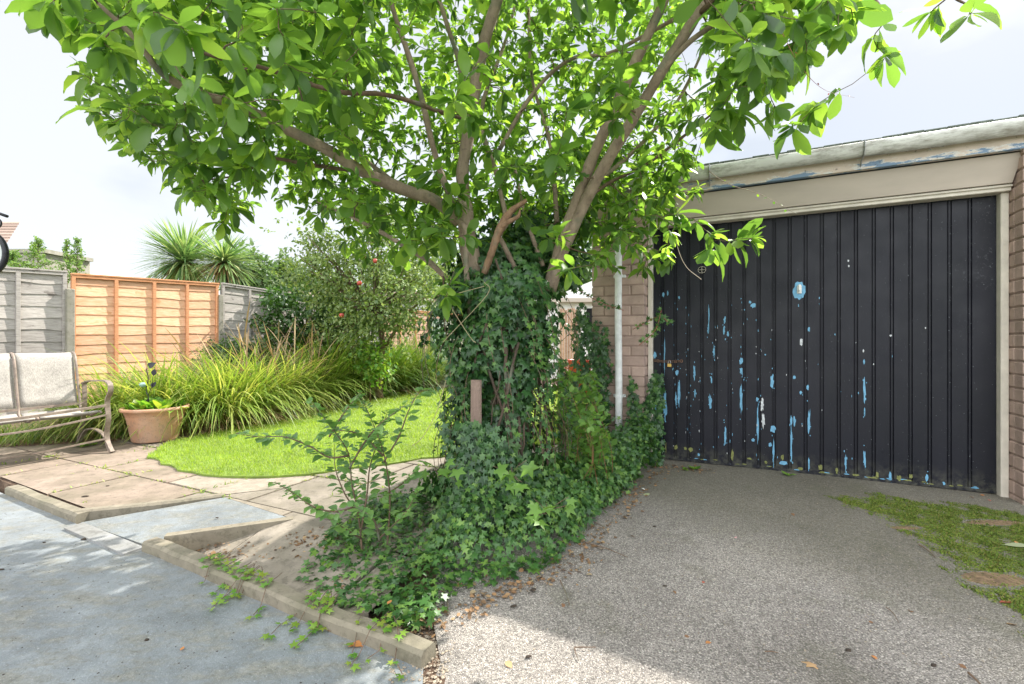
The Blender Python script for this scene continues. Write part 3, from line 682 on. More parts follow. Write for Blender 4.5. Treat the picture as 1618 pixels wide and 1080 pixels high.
# gutter: half-round profile, brackets
mb = gmb(); prof = [(.048*math.cos(a), -.048*math.sin(a)) for a in [k*PI/10 for k in range(11)]]
L0, L1 = -.60, gW+2.3; nseg = 30; vs = []; fs = []
for i in range(nseg+1):
    x = L0+(L1-L0)*i/nseg; s = .0015*math.sin(i*1.7)
    for (a, z) in prof: vs.append((x, -.268+a, 2.335+z*1.75+s))
    for (a, z) in reversed(prof): vs.append((x, -.268+a*.92, 2.338+z*1.65+s))
m_ = 22
for i in range(nseg):
    for k in range(m_): a = i*m_+k; b2 = i*m_+(k+1) % m_; fs.append((a, b2, b2+m_, a+m_))
mb.add(vs, fs); g_ = mb.build('gutter', M['gutter'], garage, True)
for xb in (-.35, .45, 1.40, 2.35, 3.3):
    mb = gmb(); pts = [(xb, -.318, 2.345), (xb, -.322, 2.30), (xb, -.30, 2.262), (xb, -.268, 2.243), (xb, -.235, 2.235), (xb, -.222, 2.205)]
    mb.tube(pts, .009, 6, flat=.5); br_ = mb.build('bracket', M['steel'], g_)
# door leaf: pressed vertical profile
def door_profile():
    pr = [(0.0, 0.0)]; us = [.072+.1035*k for k in range(20)]
    for u in us:
        pr += [(u-.014, 0), (u-.011, .010), (u-.006, .010), (u-.003, .002), (u+.003, .002), (u+.006, .010), (u+.011, .010), (u+.014, 0)]
    pr.append((gW, 0)); return pr
dr = MB(); pr = door_profile(); vs = []; fs = []
for (zz, dd) in ((.02, 0), (.03, 0), (1.955, 0), (1.975, .004)):
    for (u, d) in pr: vs.append((u, d*(0 if zz in (.02, 1.975) else 1)+dd, zz))
n = len(pr)
for r in range(3):
    for i in range(n-1): a = r*n+i; fs.append((a, a+1, a+1+n, a+n))
dr.add(vs, fs)
dr.box((0, .012, .015), (gW, .03, 2.0)); dr.box((0, -.004, .004), (gW, .03, .02)); dr.box((0, -.003, 1.977), (gW, .011, 2.0))
door = dr.build('door', M['door'], garage)
def doorpt(px, py):
    """intersection of the sight line with the door plane, in door coordinates"""
    d = Vector(((px-809)/F, 1, (540-py)/F)); t = (gO.x*.428+gO.y*.904)/(d.x*.428+d.y*.904); p = Vector((0, 0, CZ))+d*t
    q = p-gO; return q.x*.904-q.y*.428, q.z
chip = MB()
def blob(u, z, w_, h_, mi, jag=.35, n=12):
    chip.mi = mi; a0 = random.random()*6; vs = [(u, -.0011, z)]
    for k in range(n):
        a = a0+2*PI*k/n; r = 1+random.uniform(-jag, jag); vs.append((u+math.cos(a)*w_*.5*r, -.0011-mi*.0004, z+math.sin(a)*h_*.5*r))
    vs[0] = (u, -.0011-mi*.0004, z)
    chip.add(vs, [(0, 1+k, 1+(k+1) % n) for k in range(n)])
ch = [(1263, 459, 24, 30, 0), (1190, 482, 9, 9, 0), (1185, 477, 5, 5, 0), (1145, 505, 4, 12, 0), (1144, 522, 5, 16, 0), (1150, 527, 4, 8, 0), (1171, 570, 7, 12, 0), (1171, 585, 5, 12, 0), (1171, 630, 6, 40, 0), (1122, 636, 8, 26, 0),
      (1124, 600, 4, 14, 0), (1051, 640, 8, 44, 0), (1050, 560, 3, 60, 0), (1035, 560, 6, 12, 0), (1034, 645, 8, 20, 0), (1073, 620, 6, 50, 0), (1070, 588, 6, 10, 0), (1068, 630, 5, 20, 0), (1097, 588, 5, 26, 0), (1098, 622, 4, 14, 0),
      (1146, 685, 5, 30, 0), (1197, 670, 5, 70, 0), (1196, 631, 4, 8, 0), (1220, 603, 8, 24, 0), (1221, 678, 10, 12, 0), (1222, 715, 4, 40, 0), (1217, 702, 6, 8, 0), (1190, 695, 6, 6, 0), (1250, 665, 6, 14, 0), (1255, 665, 5, 16, 0), (1250, 700, 5, 50, 0), (1255, 596, 5, 6, 0),
      (1265, 620, 5, 6, 0), (1278, 665, 7, 44, 0), (1278, 732, 4, 30, 0), (1276, 612, 4, 10, 0), (1238, 731, 16, 8, 0), (1336, 732, 5, 26, 0), (1366, 618, 6, 44, 0), (1366, 650, 4, 14, 0), (1366, 725, 7, 28, 0), (1365, 571, 4, 8, 0), (1406, 752, 7, 14, 0),
      (1464, 754, 7, 16, 0), (1491, 763, 5, 6, 0), (1540, 770, 14, 5, 0), (1104, 718, 5, 5, 0), (1209, 560, 3, 3, 0), (1278, 520, 4, 8, 0), (1128, 555, 4, 20, 0), (1073, 470, 3, 6, 0), (1048, 465, 4, 9, 0), (1055, 463, 3, 8, 0), (1120, 500, 3, 40, 0), (1119, 520, 3, 16, 0),
      (1052, 708, 4, 26, 1), (1068, 706, 10, 12, 1), (1083, 708, 8, 8, 1), (1091, 710, 10, 12, 1), (1042, 715, 6, 12, 1), (1157, 718, 10, 28, 1), (1184, 724, 12, 6, 1), (1236, 722, 8, 14, 1), (1264, 740, 14, 8, 1), (1296, 738, 12, 14, 1), (1322, 743, 8, 18, 1), (1352, 750, 16, 7, 1),
      (1386, 750, 8, 16, 1), (1378, 755, 8, 6, 1), (1420, 755, 12, 14, 1), (1439, 752, 9, 12, 1), (1210, 730, 8, 8, 1), (1130, 726, 14, 4, 1),
      (1204, 640, 8, 22, 2), (1206, 663, 8, 24, 2), (1266, 540, 6, 12, 2), (1364, 554, 3, 5, 2), (1407, 530, 4, 4, 2), (1462, 518, 3, 3, 2), (1380, 575, 2, 3, 2), (1340, 412, 3, 4, 2), (1341, 420, 3, 4, 2)]
for (px, py, w_, h_, mi) in ch:
    u, z = doorpt(px, py); u2, z2 = doorpt(px+w_, py+h_)
    if u < .008: u = .012
    big = w_ > 20
    if mi == 1: w_, h_ = w_*.75, h_*.7; u2, z2 = doorpt(px+w_, py+h_)
    blob(u, z, abs(u2-u)*(.6 if h_ > 12 and w_ < 12 else .85), abs(z2-z)*.92, mi, .14 if big else .3 if h_ < 20 else .42, 12 if h_ < 20 else 18)
    if mi == 0 and h_ > 12:
        for k in range(3): blob(u+random.uniform(-.012, .012), z+random.uniform(-1, 1)*abs(z2-z)*.9, .006, random.uniform(.006, .02), 0)
for k in range(150):
    i = int(abs(random.gauss(0, 6))); 
    if i > 19: continue
    blob(.072+.1035*i+random.choice((-.018, .018, -.016, 0))+random.uniform(-.006, .006), random.uniform(.1, 1.35), random.uniform(.003, .006), random.uniform(.004, .02), random.choice((0, 0, 0, 2)))
for k in range(26):
    u = random.uniform(.05, gW-.1); blob(u, random.uniform(.02, .035), random.uniform(.02, .05), .008, random.choice((0, 1, 1)))
chip.build('chipped_paint', [M['chipblue'], M['chipmoss'], M['chipwhite']], door)['kind'] = 'stuff'
# vent hole, latch, chain, padlock
u, z = doorpt(1109, 426); mb = MB()
mb.add([(u, -.0015, z)]+[(u+.026*math.cos(k*PI/12), -.0015, z+.026*math.sin(k*PI/12)) for k in range(24)], [(0, 1+k, 1+(k+1) % 24) for k in range(24)])
vent = mb.build('vent_hole', M['dark'], door)
mb = MB(); mb.tube([(u+.030*math.cos(k*PI/12), -.003, z+.027*math.sin(k*PI/12)) for k in range(25)], .0014, 5); mb.tube([(u-.026, -.004, z), (u+.026, -.004, z)], .0014, 5); mb.tube([(u, -.004, z-.026), (u, -.004, z+.026)], .0014, 5)
mb.build('vent_ring', M['frame'], vent)
u, z = doorpt(1263, 457); mb = MB(); mb.box((u-.016, -.008, z-.032), (u+.014, -.0015, z+.030), .003); mb.box((u-.011, -.026, z-.016), (u+.008, -.008, z+.036), .005); mb.tube([(u-.001, -.022, z-.028), (u-.001, -.028, z-.005)], .006, 8)
mb.build('latch', M['white'], door)
# chain
u1, z1 = doorpt(1031, 568); u2, z2 = doorpt(1077, 569)
mb = MB()
for row in range(2):
    for k in range(11):
        f = k/10; cx = u1+(u2-u1)*f; cz_ = z1+(z2-z1)*f-.006*math.sin(PI*f)-row*.011; r = .0095
        pts = []
        for q_ in range(9):
            a = q_*PI/4; dx = r*math.cos(a); dy = .006*math.sin(a)
            pts.append((cx+dx, -.014+(dy if k % 2 else 0), cz_+(0 if k % 2 else dy)))
        mb.tube(pts, .0022, 5, cap=False)
tag(mb.build('chain', M['rust'], None), 'rusty double chain drawn across the left edge of the dark garage door', 'chain').location = gO
bpy.data.objects['chain'].rotation_euler = (0, 0, gz)
u, z = doorpt(1058, 576); mb = MB(); mb.box((u-.017, -.027, z-.018), (u+.017, -.011, z+.012), .004)
pl = empty('padlock', gO, 'small brass padlock hanging from the rusty chain', 'padlock', rz=gz)
mb.build('body', M['brass'], pl)
mb = MB(); mb.tube([(u-.010, -.019, z+.012), (u-.010, -.019, z+.026), (u-.006, -.019, z+.034), (u+.006, -.019, z+.034), (u+.010, -.019, z+.026), (u+.010, -.019, z+.012)], .003, 6); mb.build('shackle', M['steel'], pl)
mb = MB(); mb.tube([(gW+.062, -.19, 2.13), (gW+.062, -.216, 2.12), (gW+.062, -.22, 2.10), (gW+.062, -.206, 2.09), (gW+.062, -.195, 2.10)], .005, 6); mb.build('hook', M['rust'], garage)
# downpipe
mb = MB(); xp = -.245; yp = -.262
mb.tube([(xp, yp, .06), (xp+.002, yp, .6), (xp-.003, yp, 1.2), (xp, yp, 1.9), (xp, yp, 2.27)], .029, 14); mb.tube([(xp, yp, 1.84), (xp, yp, 1.92)], .034, 14)
pipe = empty('downpipe', gO, 'pale painted downpipe standing against the left brick pier of the garage', 'downpipe', rz=gz)
mb.build('pipe', M['pipe'], pipe, True)
for z in (.55, 1.55):
    mb = MB(); mb.box((xp-.05, yp+.028, z-.012), (xp+.05, yp+.055, z+.012), .003); mb.tube([(xp, yp, z-.011), (xp, yp, z+.011)], .033, 14); mb.build('bracket', M['pipe'], pipe)

# ------------------------------------------------------------------ FENCES
fd = Vector((.47, .883)).normalized(); fnn = Vector((fd.y, -fd.x))     # normal towards the garden
f0z = 6.05; f0 = Vector(((112-809)/F*f0z, f0z))
def fpx(px):
    r = (px-809)/F; s = (r*f0.y-f0.x)/(fd.x-r*fd.y); return s
def fence_panel(s0, s1, z0, zl, zr, battens, mat, bmat, label, nb=12, group='fence panels along the left boundary', d=fd, o=f0, nn=fnn, bw=.042):
    base = Vector((o.x+d.x*s0, o.y+d.y*s0, 0)); root = bpy.data.objects.new('fence_panel', None); C.objects.link(root); root.parent = lf; root.location = base-Vector(lf.location)
    if label: root['label'] = label
    ln = s1-s0
    def W(s, off, z): q = o+d*(s0+s)+nn*off; return (q.x, q.y, z)
    zt = lambda s: zl+(zr-zl)*s/ln
    mb = MB(base); ns = 16; hb = (min(zl, zr)-z0)/nb
    for r in range(nb):
        ph = random.random()*9; am = random.uniform(.003, .011); vs = []; 
        for k in range(ns+1):
            s = ln*k/ns; zb = z0+r*hb*(zt(s)-z0)/(min(zl, zr)-z0)-.012+am*math.sin(ph+k*.55)+am*.5*math.sin(ph*2+k*1.3); ztop = zb+hb*1.28
            vs += [W(s, .020, zb), W(s, .012, zb), W(s, .002, min(ztop, zt(s)-.01)), W(s, .008, min(ztop, zt(s)-.01))]
        fs = []
        for k in range(ns):
            a = 4*k
            for q_ in range(4): fs.append((a+q_, a+(q_+1) % 4, a+4+(q_+1) % 4, a+4+q_))
        mb.add(vs, fs)
    mb.build('boards', M[mat], root)
    for bs in battens:
        mb = MB(base); s = bs-s0
        s = max(bw/2, min(ln-bw/2, s)); q = o+d*(s0+s-bw/2)+nn*.022
        mb.frame_box((q.x, q.y, z0-.02), (d.x*bw, d.y*bw, 0), (nn.x*.026, nn.y*.026, 0), (0, 0, zt(s)-.012-z0+.02), .003); mb.build('batten', M[bmat], root)
    mb = MB(base); q = o+d*s0+nn*-.005
    mb.frame_box((q.x, q.y, zl-.012), (d.x*ln, d.y*ln, zr-zl), (nn.x*.062, nn.y*.062, 0), (0, 0, .022), .003)
    q = o+d*s0+nn*.0225; mb.frame_box((q.x, q.y, zl-.05), (d.x*ln, d.y*ln, zr-zl), (nn.x*.024, nn.y*.024, 0), (0, 0, .036), .003)
    mb.build('top_rail', M[bmat], root)
    return root
sb = [fpx(x) for x in (114, 182, 242, 294, 341)]
lf = empty('fence', (f0.x, f0.y, 0), 'tall timber fence of mixed grey, orange and reddish panels along the left boundary', 'fence')
fence_panel(fpx(111), fpx(344), .18, 1.905, 1.985, sb, 'orange', 'orange_dark', 'new orange timber panel between two weathered grey panels', 13)
fence_panel(fpx(-115), fpx(104), .12, 1.87, 1.925, [fpx(-110), fpx(27), fpx(101)], 'grey', 'grey', 'weathered grey panel behind the bench', 12)
fence_panel(fpx(-115)-1.9, fpx(-115)-.08, .12, 1.87, 1.87, [fpx(-115)-1.85], 'grey', 'grey', None, 12)
sC = fpx(349)
fence_panel(sC, sC+1.83, .15, 2.0, 1.93, [fpx(351), fpx(393), fpx(432), sC+1.8], 'grey', 'grey', 'weathered grey panel right of the orange panel', 12)
fence_panel(sC+1.9, sC+3.73, .15, 1.90, 1.88, [sC+1.93, sC+2.8, sC+3.7], 'grey', 'grey', None, 12)
for k in range(2):
    s_ = sC+3.8+k*1.88; fence_panel(s_, s_+1.83, .1, 1.84, 1.84, [s_+.03, s_+.62, s_+1.22, s_+1.8], 'fence_back', 'orange_dark', 'faded reddish panel beyond the apple tree', 17)
def post(s, w_, z1, mat, label, d=fd, o=f0, nn=fnn, off=.0):
    q = o+d*(s-w_/2)+nn*(-.04+off); b = Vector((q.x, q.y, 0)); mb = MB(Vector((f0.x, f0.y, 0)))
    mb.frame_box((q.x, q.y, -.1), (d.x*w_, d.y*w_, 0), (nn.x*.1, nn.y*.1, 0), (0, 0, z1+.1), .008); mb.build('fence_post', M[mat], lf)
post(fpx(107.6), .085, 1.70, 'concrete', '', off=.03)
post(fpx(346.5), .075, 1.80, 'concrete', '')
for a in (1.865, 3.765, 5.64): post(sC+a, .06, 1.9, 'concrete', '')
bd = Vector((.904, -.428)); bn = Vector((-.428, -.904)); bo = Vector((-1.2, 15.2)); lf2 = lf
lf = empty('fence', (bo.x, bo.y, 0), 'faded reddish fence at the far end of the garden behind the greenhouse', 'fence'); f0k = bo
for k in range(3): fence_panel(k*1.86, k*1.86+1.83, .1, 1.9, 1.9, [k*1.86+.03, k*1.86+.9, k*1.86+1.8], 'fence_back', 'orange_dark', None, 17, d=bd, o=bo, nn=bn)

# ------------------------------------------------------------------ GREENHOUSE
gh = empty('greenhouse', (-1.85, 10.4, 0), 'small aluminium greenhouse on a pale base between apple tree and ivy-clad trunk', 'greenhouse')
X0, X1, Y0, Y1 = 0, 2.3, 0, 1.9
mb = MB(); mb.box((X0, Y0, 0), (X1, Y0+.08, .18)); mb.box((X0, Y0+.081, 0), (X0+.08, Y1, .18)); mb.build('base', M['concrete'], gh)
mb = MB()
for x in (0, .62, 1.24, 1.86, 2.3): mb.box((x-.018, Y0+.005, .181), (x+.018, Y0+.05, 1.55))
for z in (.19, .9, 1.53): mb.box((X0, Y0+.012, z-.012), (X1, Y0+.04, z+.012))
for y in (.6, 1.2, 1.9): mb.box((X0+.005, y-.018, .181), (X0+.05, y+.018, 1.55))
mb.tube([(0, .02, 1.54), (1.15, .02, 2.15), (2.3, .02, 1.54)], .02, 6); mb.tube([(0, .02, 1.54), (0, 1.9, 1.54)], .02, 6); mb.tube([(1.15, .02, 2.15), (1.15, 1.9, 2.15)], .02, 6)
mb.build('frame', M['steel'], gh)
for i, (xa, xb) in enumerate(((.02, .6), (.64, 1.22), (1.26, 1.84), (1.88, 2.28))):
    mb = MB(); mb.box((xa, Y0+.02, .2), (xb, Y0+.024, 1.52)); mb.build('pane', M['glass'], gh)
for i, (ya, yb) in enumerate(((.05, .58), (.62, 1.18), (1.22, 1.88))):
    mb = MB(); mb.box((.02, ya, .2), (.024, yb, 1.52)); mb.build('pane', M['glass'], gh)

# ------------------------------------------------------------------ white outbuilding seen right of the ivy
ob = empty('outbuilding', (1.0, 12.2, 0), 'white outbuilding with a shallow pale gable, seen between ivy and brick pier', 'outbuilding')
mb = MB(); mb.box((0, 0, 0), (3.2, 2.8, 2.05)); mb.build('wall', M['render'], ob)
mb = MB(); mb.add([(.02, -.01, 2.17), (3.3, -.01, 2.17), (1.66, -.01, 2.85), (.02, 2.8, 2.17), (3.3, 2.8, 2.17), (1.66, 2.8, 2.85)], [(0, 1, 2), (3, 4, 5), (0, 2, 5, 3), (1, 2, 5, 4)]); mb.build('gable', M['render'], ob)
mb = MB(); mb.box((-.12, -.2, 2.05), (3.4, 2.9, 2.165), .01); mb.build('eaves', M['lintel'], ob)
mb = MB(); mb.box((1.0, -.03, 1.0), (2.0, -.004, 1.9)); wn = mb.build('window', M['dark'], ob)
mb = MB(); mb.box((.22, -.02, 0), (.34, -.004, 2.0)); mb.box((.6, -.02, 0), (.68, -.004, 2.0)); mb.build('trim', M['frame'], ob)
# weathered timber gate beside it
root = empty('timber_gate', (1.12, 9.7, 0), 'faded timber gate standing in front of the white outbuilding', 'gate', rz=0)
mb = MB()
for k in range(7): mb.box((-.1+k*.055, 0, .1+random.uniform(0, .02)), (-.1+k*.055+.048, .02, 1.72+random.uniform(-.04, .04)), .003)
mb.build('boards', M['fence_back'], root)
mb = MB(); mb.box((.28, -.02, 0), (.35, .05, 1.78), .004); mb.build('post', M['grey'], root)
# red tub
root = empty('tub', (1.28, 8.6, 0), 'red plastic tub beside the timber gate, half hidden by leaves', 'tub')
mb = MB(); mb.lathe((0, 0, 0), [(0, 0), (.17, 0), (.22, .62), (.235, .64), (.235, .67), (.21, .67), (.16, .03)], 24); mb.build('body', M['red'], root, True)
mb = MB(); mb.tube([(-.235, 0, .6), (-.28, 0, .58), (-.28, 0, .52), (-.22, 0, .5)], .012, 6); mb.build('handle', M['red'], root)

# ------------------------------------------------------------------ BENCH
bb = Vector((-3.70, 4.12, 0))    # front right corner of the seat
brz = math.atan2(fd.y, fd.x)
bench = empty('garden_bench', bb, 'weathered grey sling bench with curved metal arms by the fence', 'bench', rz=brz)
# local: x along the bench (0 right end, negative towards the left), y>0 away towards the fence
W1 = .41
def sling(x0, x1, prof, name):
    mb = MB(); n = 10; vs = []; fs = []
    for i in range(n+1):
        f = i/n; x = x0+(x1-x0)*f; sag = .012*math.sin(PI*f)
        for (y, z) in prof: vs.append((x, y+sag*.6, z-sag*.3))
    m_ = len(prof)
    for i in range(n):
        for k in range(m_-1): a = i*m_+k; fs.append((a, a+1, a+1+m_, a+m_))
    mb.add(vs, fs); o = mb.build(name, M['sling'], bench, True)
    s = o.modifiers.new('thick', 'SOLIDIFY'); s.thickness = .006
    return o
back = [(.44, .43), (.46, .5), (.49, .62), (.515, .74), (.53, .80), (.55, .86), (.58, .895), (.62, .90), (.655, .885), (.67, .86)]
seat = [(.0, .37), (.02, .385), (.08, .375), (.2, .335), (.35, .335), (.43, .38)]
for k in range(3):
    sling(-.03-k*W1, -.03-(k+1)*W1+.03, back, 'backrest'); sling(-.03-k*W1, -.03-(k+1)*W1+.03, seat, 'seat')
mb = MB()
for k in range(4):
    x = -.015-k*W1; mb = MB()
    mb.tube([(x, y, z-.01) for (y, z) in seat]+[(x, y-.006, z) for (y, z) in back], .011, 6)
    mb.build('rib', M['bench'], bench, True)
def strap(pts, w_, th, name):
    mb = MB(); p, r = catmull(pts, [1]*len(pts), 6); vs = []
    for i, q in enumerate(p):
        t = (p[min(i+1, len(p)-1)]-p[max(i-1, 0)]).normalized(); sx = Vector((1, 0, 0)) if abs(t.x) < .8 else Vector((0, 1, 0)); nn = t.cross(sx).normalized(); sx = nn.cross(t)
        for a, b2 in ((-1, -1), (1, -1), (1, 1), (-1, 1)): vs.append(q+sx*(a*w_/2)+nn*(b2*th/2))
    fs = []
    for i in range(len(p)-1):
        for k in range(4): a = i*4+k; b2 = i*4+(k+1) % 4; fs.append((a, b2, b2+4, a+4))
    mb.add(vs, fs); return mb.build(name, M['bench'], bench)
for x in (.03, -3*W1-.03):
    strap([(x, .50, .60), (x, .38, .63), (x, .2, .64), (x, .04, .645), (x, -.05, .62), (x, -.06, .55), (x, -.01, .49), (x, .0, .42), (x, -.02, .3), (x, .01, .18), (x, .0, .1), (x, -.05, .03), (x, -.1, .01)], .038, .012, 'arm')
    strap([(x, .48, .62), (x, .47, .4), (x, .52, .2), (x, .6, .02)], .034, .012, 'leg')
    strap([(x, -.1, .01), (x, .1, .16), (x, .4, .17), (x, .6, .02)], .03, .012, 'stretcher')
strap([(.02, -.015, .425), (-.33, -.05, .405), (-.63, -.065, .395), (-.93, -.05, .405), (-1.25, -.015, .425)], .03, .02, 'front_rail')
strap([(.02, -.02, .34), (-.33, -.06, .30), (-.63, -.075, .285), (-.93, -.06, .30), (-1.25, -.02, .34)], .03, .012, 'front_rail')
strap([(.02, .0, .12), (-.33, .02, .09), (-.63, .03, .08), (-.93, .02, .09), (-1.25, .0, .12)], .02, .012, 'lower_rail')
strap([(.02, .44, .42), (-.62, .44, .41), (-1.25, .44, .42)], .03, .02, 'rear_rail')

# ------------------------------------------------------------------ TERRACOTTA POT
pc = G(246, 694, .01); pot = empty('plant_pot', pc, 'wide terracotta pot of leafy weeds beside the bench', 'plant pot')
mb = MB(); mb.lathe((0, 0, 0), [(0, .0), (.205, .0), (.215, .012), (.262, .25), (.266, .256), (.266, .268), (.272, .274), (.285, .318), (.31, .322), (.318, .335), (.316, .352), (.30, .358), (.278, .352), (.262, .32), (.25, .3)], 48)
mb.build('body', M['terracotta'], pot, True); pot.scale = (.9, .9, .95)
mb = MB(); mb.lathe((0, 0, 0), [(0, .315), (.15, .318), (.265, .31)], 24); mb.build('soil', M['soil'], pot, True)
plt = empty('pot_weeds', pc+Vector((0, 0, .31)), 'bright green broad-leaved weeds growing in the terracotta pot', 'weeds')
n = 150; az = rng.uniform(0, 2*PI, n); r = rng.uniform(0, .24, n); ps = np.column_stack([r*np.cos(az), r*np.sin(az), np.zeros(n)])
D = np.column_stack([np.cos(az+rng.normal(0, .6, n)), np.sin(az+rng.normal(0, .6, n)), rng.uniform(.2, 2.4, n)]); N = np.column_stack([-D[:, 0]*.6, -D[:, 1]*.6, np.ones(n)])+rng.normal(0, .2, (n, 3))
leaves('leaves', T_OV, ps, D, N, rng.uniform(.07, .15, n), M['bright'], plt)
# ornament: metal stake with small leaves and a glass ball
orn = empty('garden_ornament', pc+Vector((-.06, -.02, .3)), 'metal garden stake with dark leaves and a pale glass ball in the pot', 'ornament')
mb = MB(); pts, rr = catmull([(0, 0, -.02), (.005, 0, .12), (-.02, 0, .2), (.0, 0, .32), (-.02, 0, .42)], [.004]*5); mb.tube(pts, .004, 6); pts, rr = catmull([(0, 0, .15), (.04, 0, .25), (.05, 0, .36)], [.003]*3); mb.tube(pts, .003, 6); mb.build('stake', M['black'], orn)
for (x, z, dx, dz, s) in ((-.01, .42, .8, .8, .09), (.05, .34, .2, 1, .08), (.04, .22, .3, 1, .07), (.01, .12, -.4, -.7, .06)):
    leaves('metal_leaf', T_OV, [[x, 0, z]], [[dx, 0, dz]], [[0, -1, .3]], [s], M['black'], orn, W=np.array([1.2]))
mb = MB(); mb.lathe((-.035, -.02, .235), [(.001, 0), (.022, .006), (.033, .022), (.033, .033), (.022, .045), (.001, .051)], 16); mb.build('glass_ball', simple('pale_teal_glass', (.30, .46, .40), .3), orn, True)

# ------------------------------------------------------------------ CLOCK on its post at the left edge of the view
cp = P(-26, 400, 2.3); clk = empty('outdoor_clock', (cp.x-.12, cp.y, 0), 'black rimmed outdoor clock with scroll top at the far left edge', 'clock')
cl = Vector((.12, 0, cp.z))
mb = MB(); ring = [(cl.x+.112*math.cos(k*PI/24), 0, cl.z+.112*math.sin(k*PI/24)) for k in range(49)]; mb.tube(ring, .013, 8, cap=False); mb.build('rim', M['black'], clk, True)
mb = MB(); mb.add([(cl.x, -.004, cl.z)]+[(cl.x+.11*math.cos(k*PI/24), -.004, cl.z+.11*math.sin(k*PI/24)) for k in range(48)], [(0, 1+k, 1+(k+1) % 48) for k in range(48)]); mb.add([(cl.x, .006, cl.z)]+[(cl.x+.11*math.cos(k*PI/24), .006, cl.z+.11*math.sin(k*PI/24)) for k in range(48)], [(0, 1+k, 1+(k+1) % 48) for k in range(48)])
mb.build('face', M['clockface'], clk)
mb = MB(); mb.tube([(cl.x+.06+.03*math.cos(a), 0, cl.z+.152+.025*math.sin(a)) for a in [k*PI/8 for k in range(17)]], .0045, 6, cap=False)
mb.tube([(cl.x+.12, 0, cl.z+.187), (cl.x+.07, 0, cl.z+.205), (cl.x, 0, cl.z+.2), (0, 0, cl.z+.14)], .008, 6); mb.build('scroll_bracket', M['black'], clk, True)
mb = MB(); mb.tube([(-.02, 0, -.05), (-.02, 0, cl.z+.25)], .016, 10); mb.build('pole', M['black'], clk)

# ------------------------------------------------------------------ MAGNOLIA
TZ = 2.72
tb = Vector((-.13, TZ, 0))
tree = empty('magnolia_tree', tb, 'spreading magnolia with several pale stems rising out of the ivy', 'tree')
nodes = []
def limb(name, pp, r, par=tree, mat='bark', n=10, sub=5, add=True, rough=.0):
    pts, rr = catmull([P(*q) if len(q) == 3 else Vector(q[:3]) for q in pp], r, sub)
    rr = [x*(.82 if name == 'limb' and x > .012 else 1)*(1+random.uniform(-.08, .08)) for x in rr]
    mb = MB(tb); mb.tube(pts, rr, n); o = mb.build(name, M[mat], par, True)
    if add:
        for p, q in zip(pts, rr): nodes.append((p, q))
    return o
limb('trunk', [(775, 800, 2.72), (775, 640, 2.72), (762, 520, 2.73), (748, 430, 2.75), (738, 370, 2.78), (734, 320, 2.8)], [.11, .085, .075, .06, .052, .048], sub=4, n=12, add=False)
limb('limb', [(734, 325, 2.8), (731, 270, 2.82), (742, 200, 2.8), (752, 130, 2.78), (767, 60, 2.72), (795, -30, 2.65), (820, -140, 2.6), (850, -260, 2.6)], [.05, .047, .045, .047, .042, .038, .03, .02])
limb('limb', [(725, 350, 2.8), (690, 318, 2.72), (640, 300, 2.62), (575, 272, 2.5), (510, 232, 2.4), (440, 198, 2.3), (380, 168, 2.22), (310, 146, 2.12), (255, 115, 2.0), (215, 62, 1.9), (155, 5, 1.8)], [.045, .043, .042, .039, .036, .032, .029, .025, .018, .013, .007])
limb('limb', [(865, 470, 2.85), (885, 395, 2.8), (905, 335, 2.72), (938, 245, 2.6), (970, 175, 2.5), (1005, 95, 2.42), (1045, 10, 2.35), (1090, -90, 2.3), (1140, -200, 2.3)], [.055, .05, .044, .039, .036, .034, .031, .025, .015])
limb('limb', [(872, 440, 2.84), (925, 318, 2.66), (965, 245, 2.52), (1005, 180, 2.42), (1050, 105, 2.33), (1100, 25, 2.25), (1150, -60, 2.18), (1230, -160, 2.1)], [.04, .043, .039, .037, .036, .033, .028, .014])
limb('limb', [(718, 330, 2.76), (695, 268, 2.66), (680, 215, 2.6), (665, 150, 2.52), (645, 85, 2.45), (620, 10, 2.4), (600, -90, 2.3), (590, -190, 2.2)], [.026, .022, .021, .02, .018, .015, .011, .007])
limb('limb', [(738, 220, 2.9), (728, 110, 2.95), (710, 50, 2.95), (690, -10, 2.95), (650, -110, 3.0)], [.022, .02, .019, .017, .01])
limb('limb', [(742, 190, 2.78), (700, 178, 2.55), (650, 160, 2.35), (600, 148, 2.2), (545, 146, 2.08), (480, 130, 1.95), (420, 108, 1.85), (350, 92, 1.72), (290, 74, 1.6), (250, 60, 1.5)], [.014, .012, .0115, .011, .010, .009, .0085, .007, .005, .003], mat='twig')
limb('limb', [(790, 235, 2.9), (830, 165, 2.95), (868, 118, 2.9), (910, 90, 2.8), (960, 85, 2.7), (1020, 55, 2.55), (1090, 20, 2.4), (1170, 10, 2.25)], [.018, .017, .015, .013, .012, .011, .01, .006])
limb('limb', [(1035, 125, 2.36), (1085, 70, 2.25), (1130, 38, 2.15), (1190, 5, 2.0), (1270, -20, 1.9), (1350, -30, 1.85), (1400, 20, 1.85)], [.02, .017, .015, .013, .01, .007, .004])
limb('limb', [(1100, 25, 2.25), (1200, -60, 2.0), (1330, -110, 1.8), (1440, -70, 1.7), (1500, -10, 1.7), (1530, 8, 1.7)], [.016, .013, .01, .007, .005, .003], mat='twig')
limb('limb', [(790, 290, 2.85), (760, 180, 3.1), (800, 60, 3.3), (830, -60, 3.4)], [.022, .018, .014, .008])
limb('limb', [(880, 350, 2.9), (870, 230, 3.1), (840, 120, 3.2), (835, 0, 3.2)], [.02, .016, .013, .008])
limb('limb', [(925, 300, 2.8), (1000, 240, 3.1), (1070, 160, 3.2), (1120, 60, 3.2)], [.02, .017, .013, .008])
limb('limb', [(640, 300, 2.66), (560, 240, 3.0), (470, 170, 3.2), (380, 100, 3.2)], [.018, .015, .012, .008])
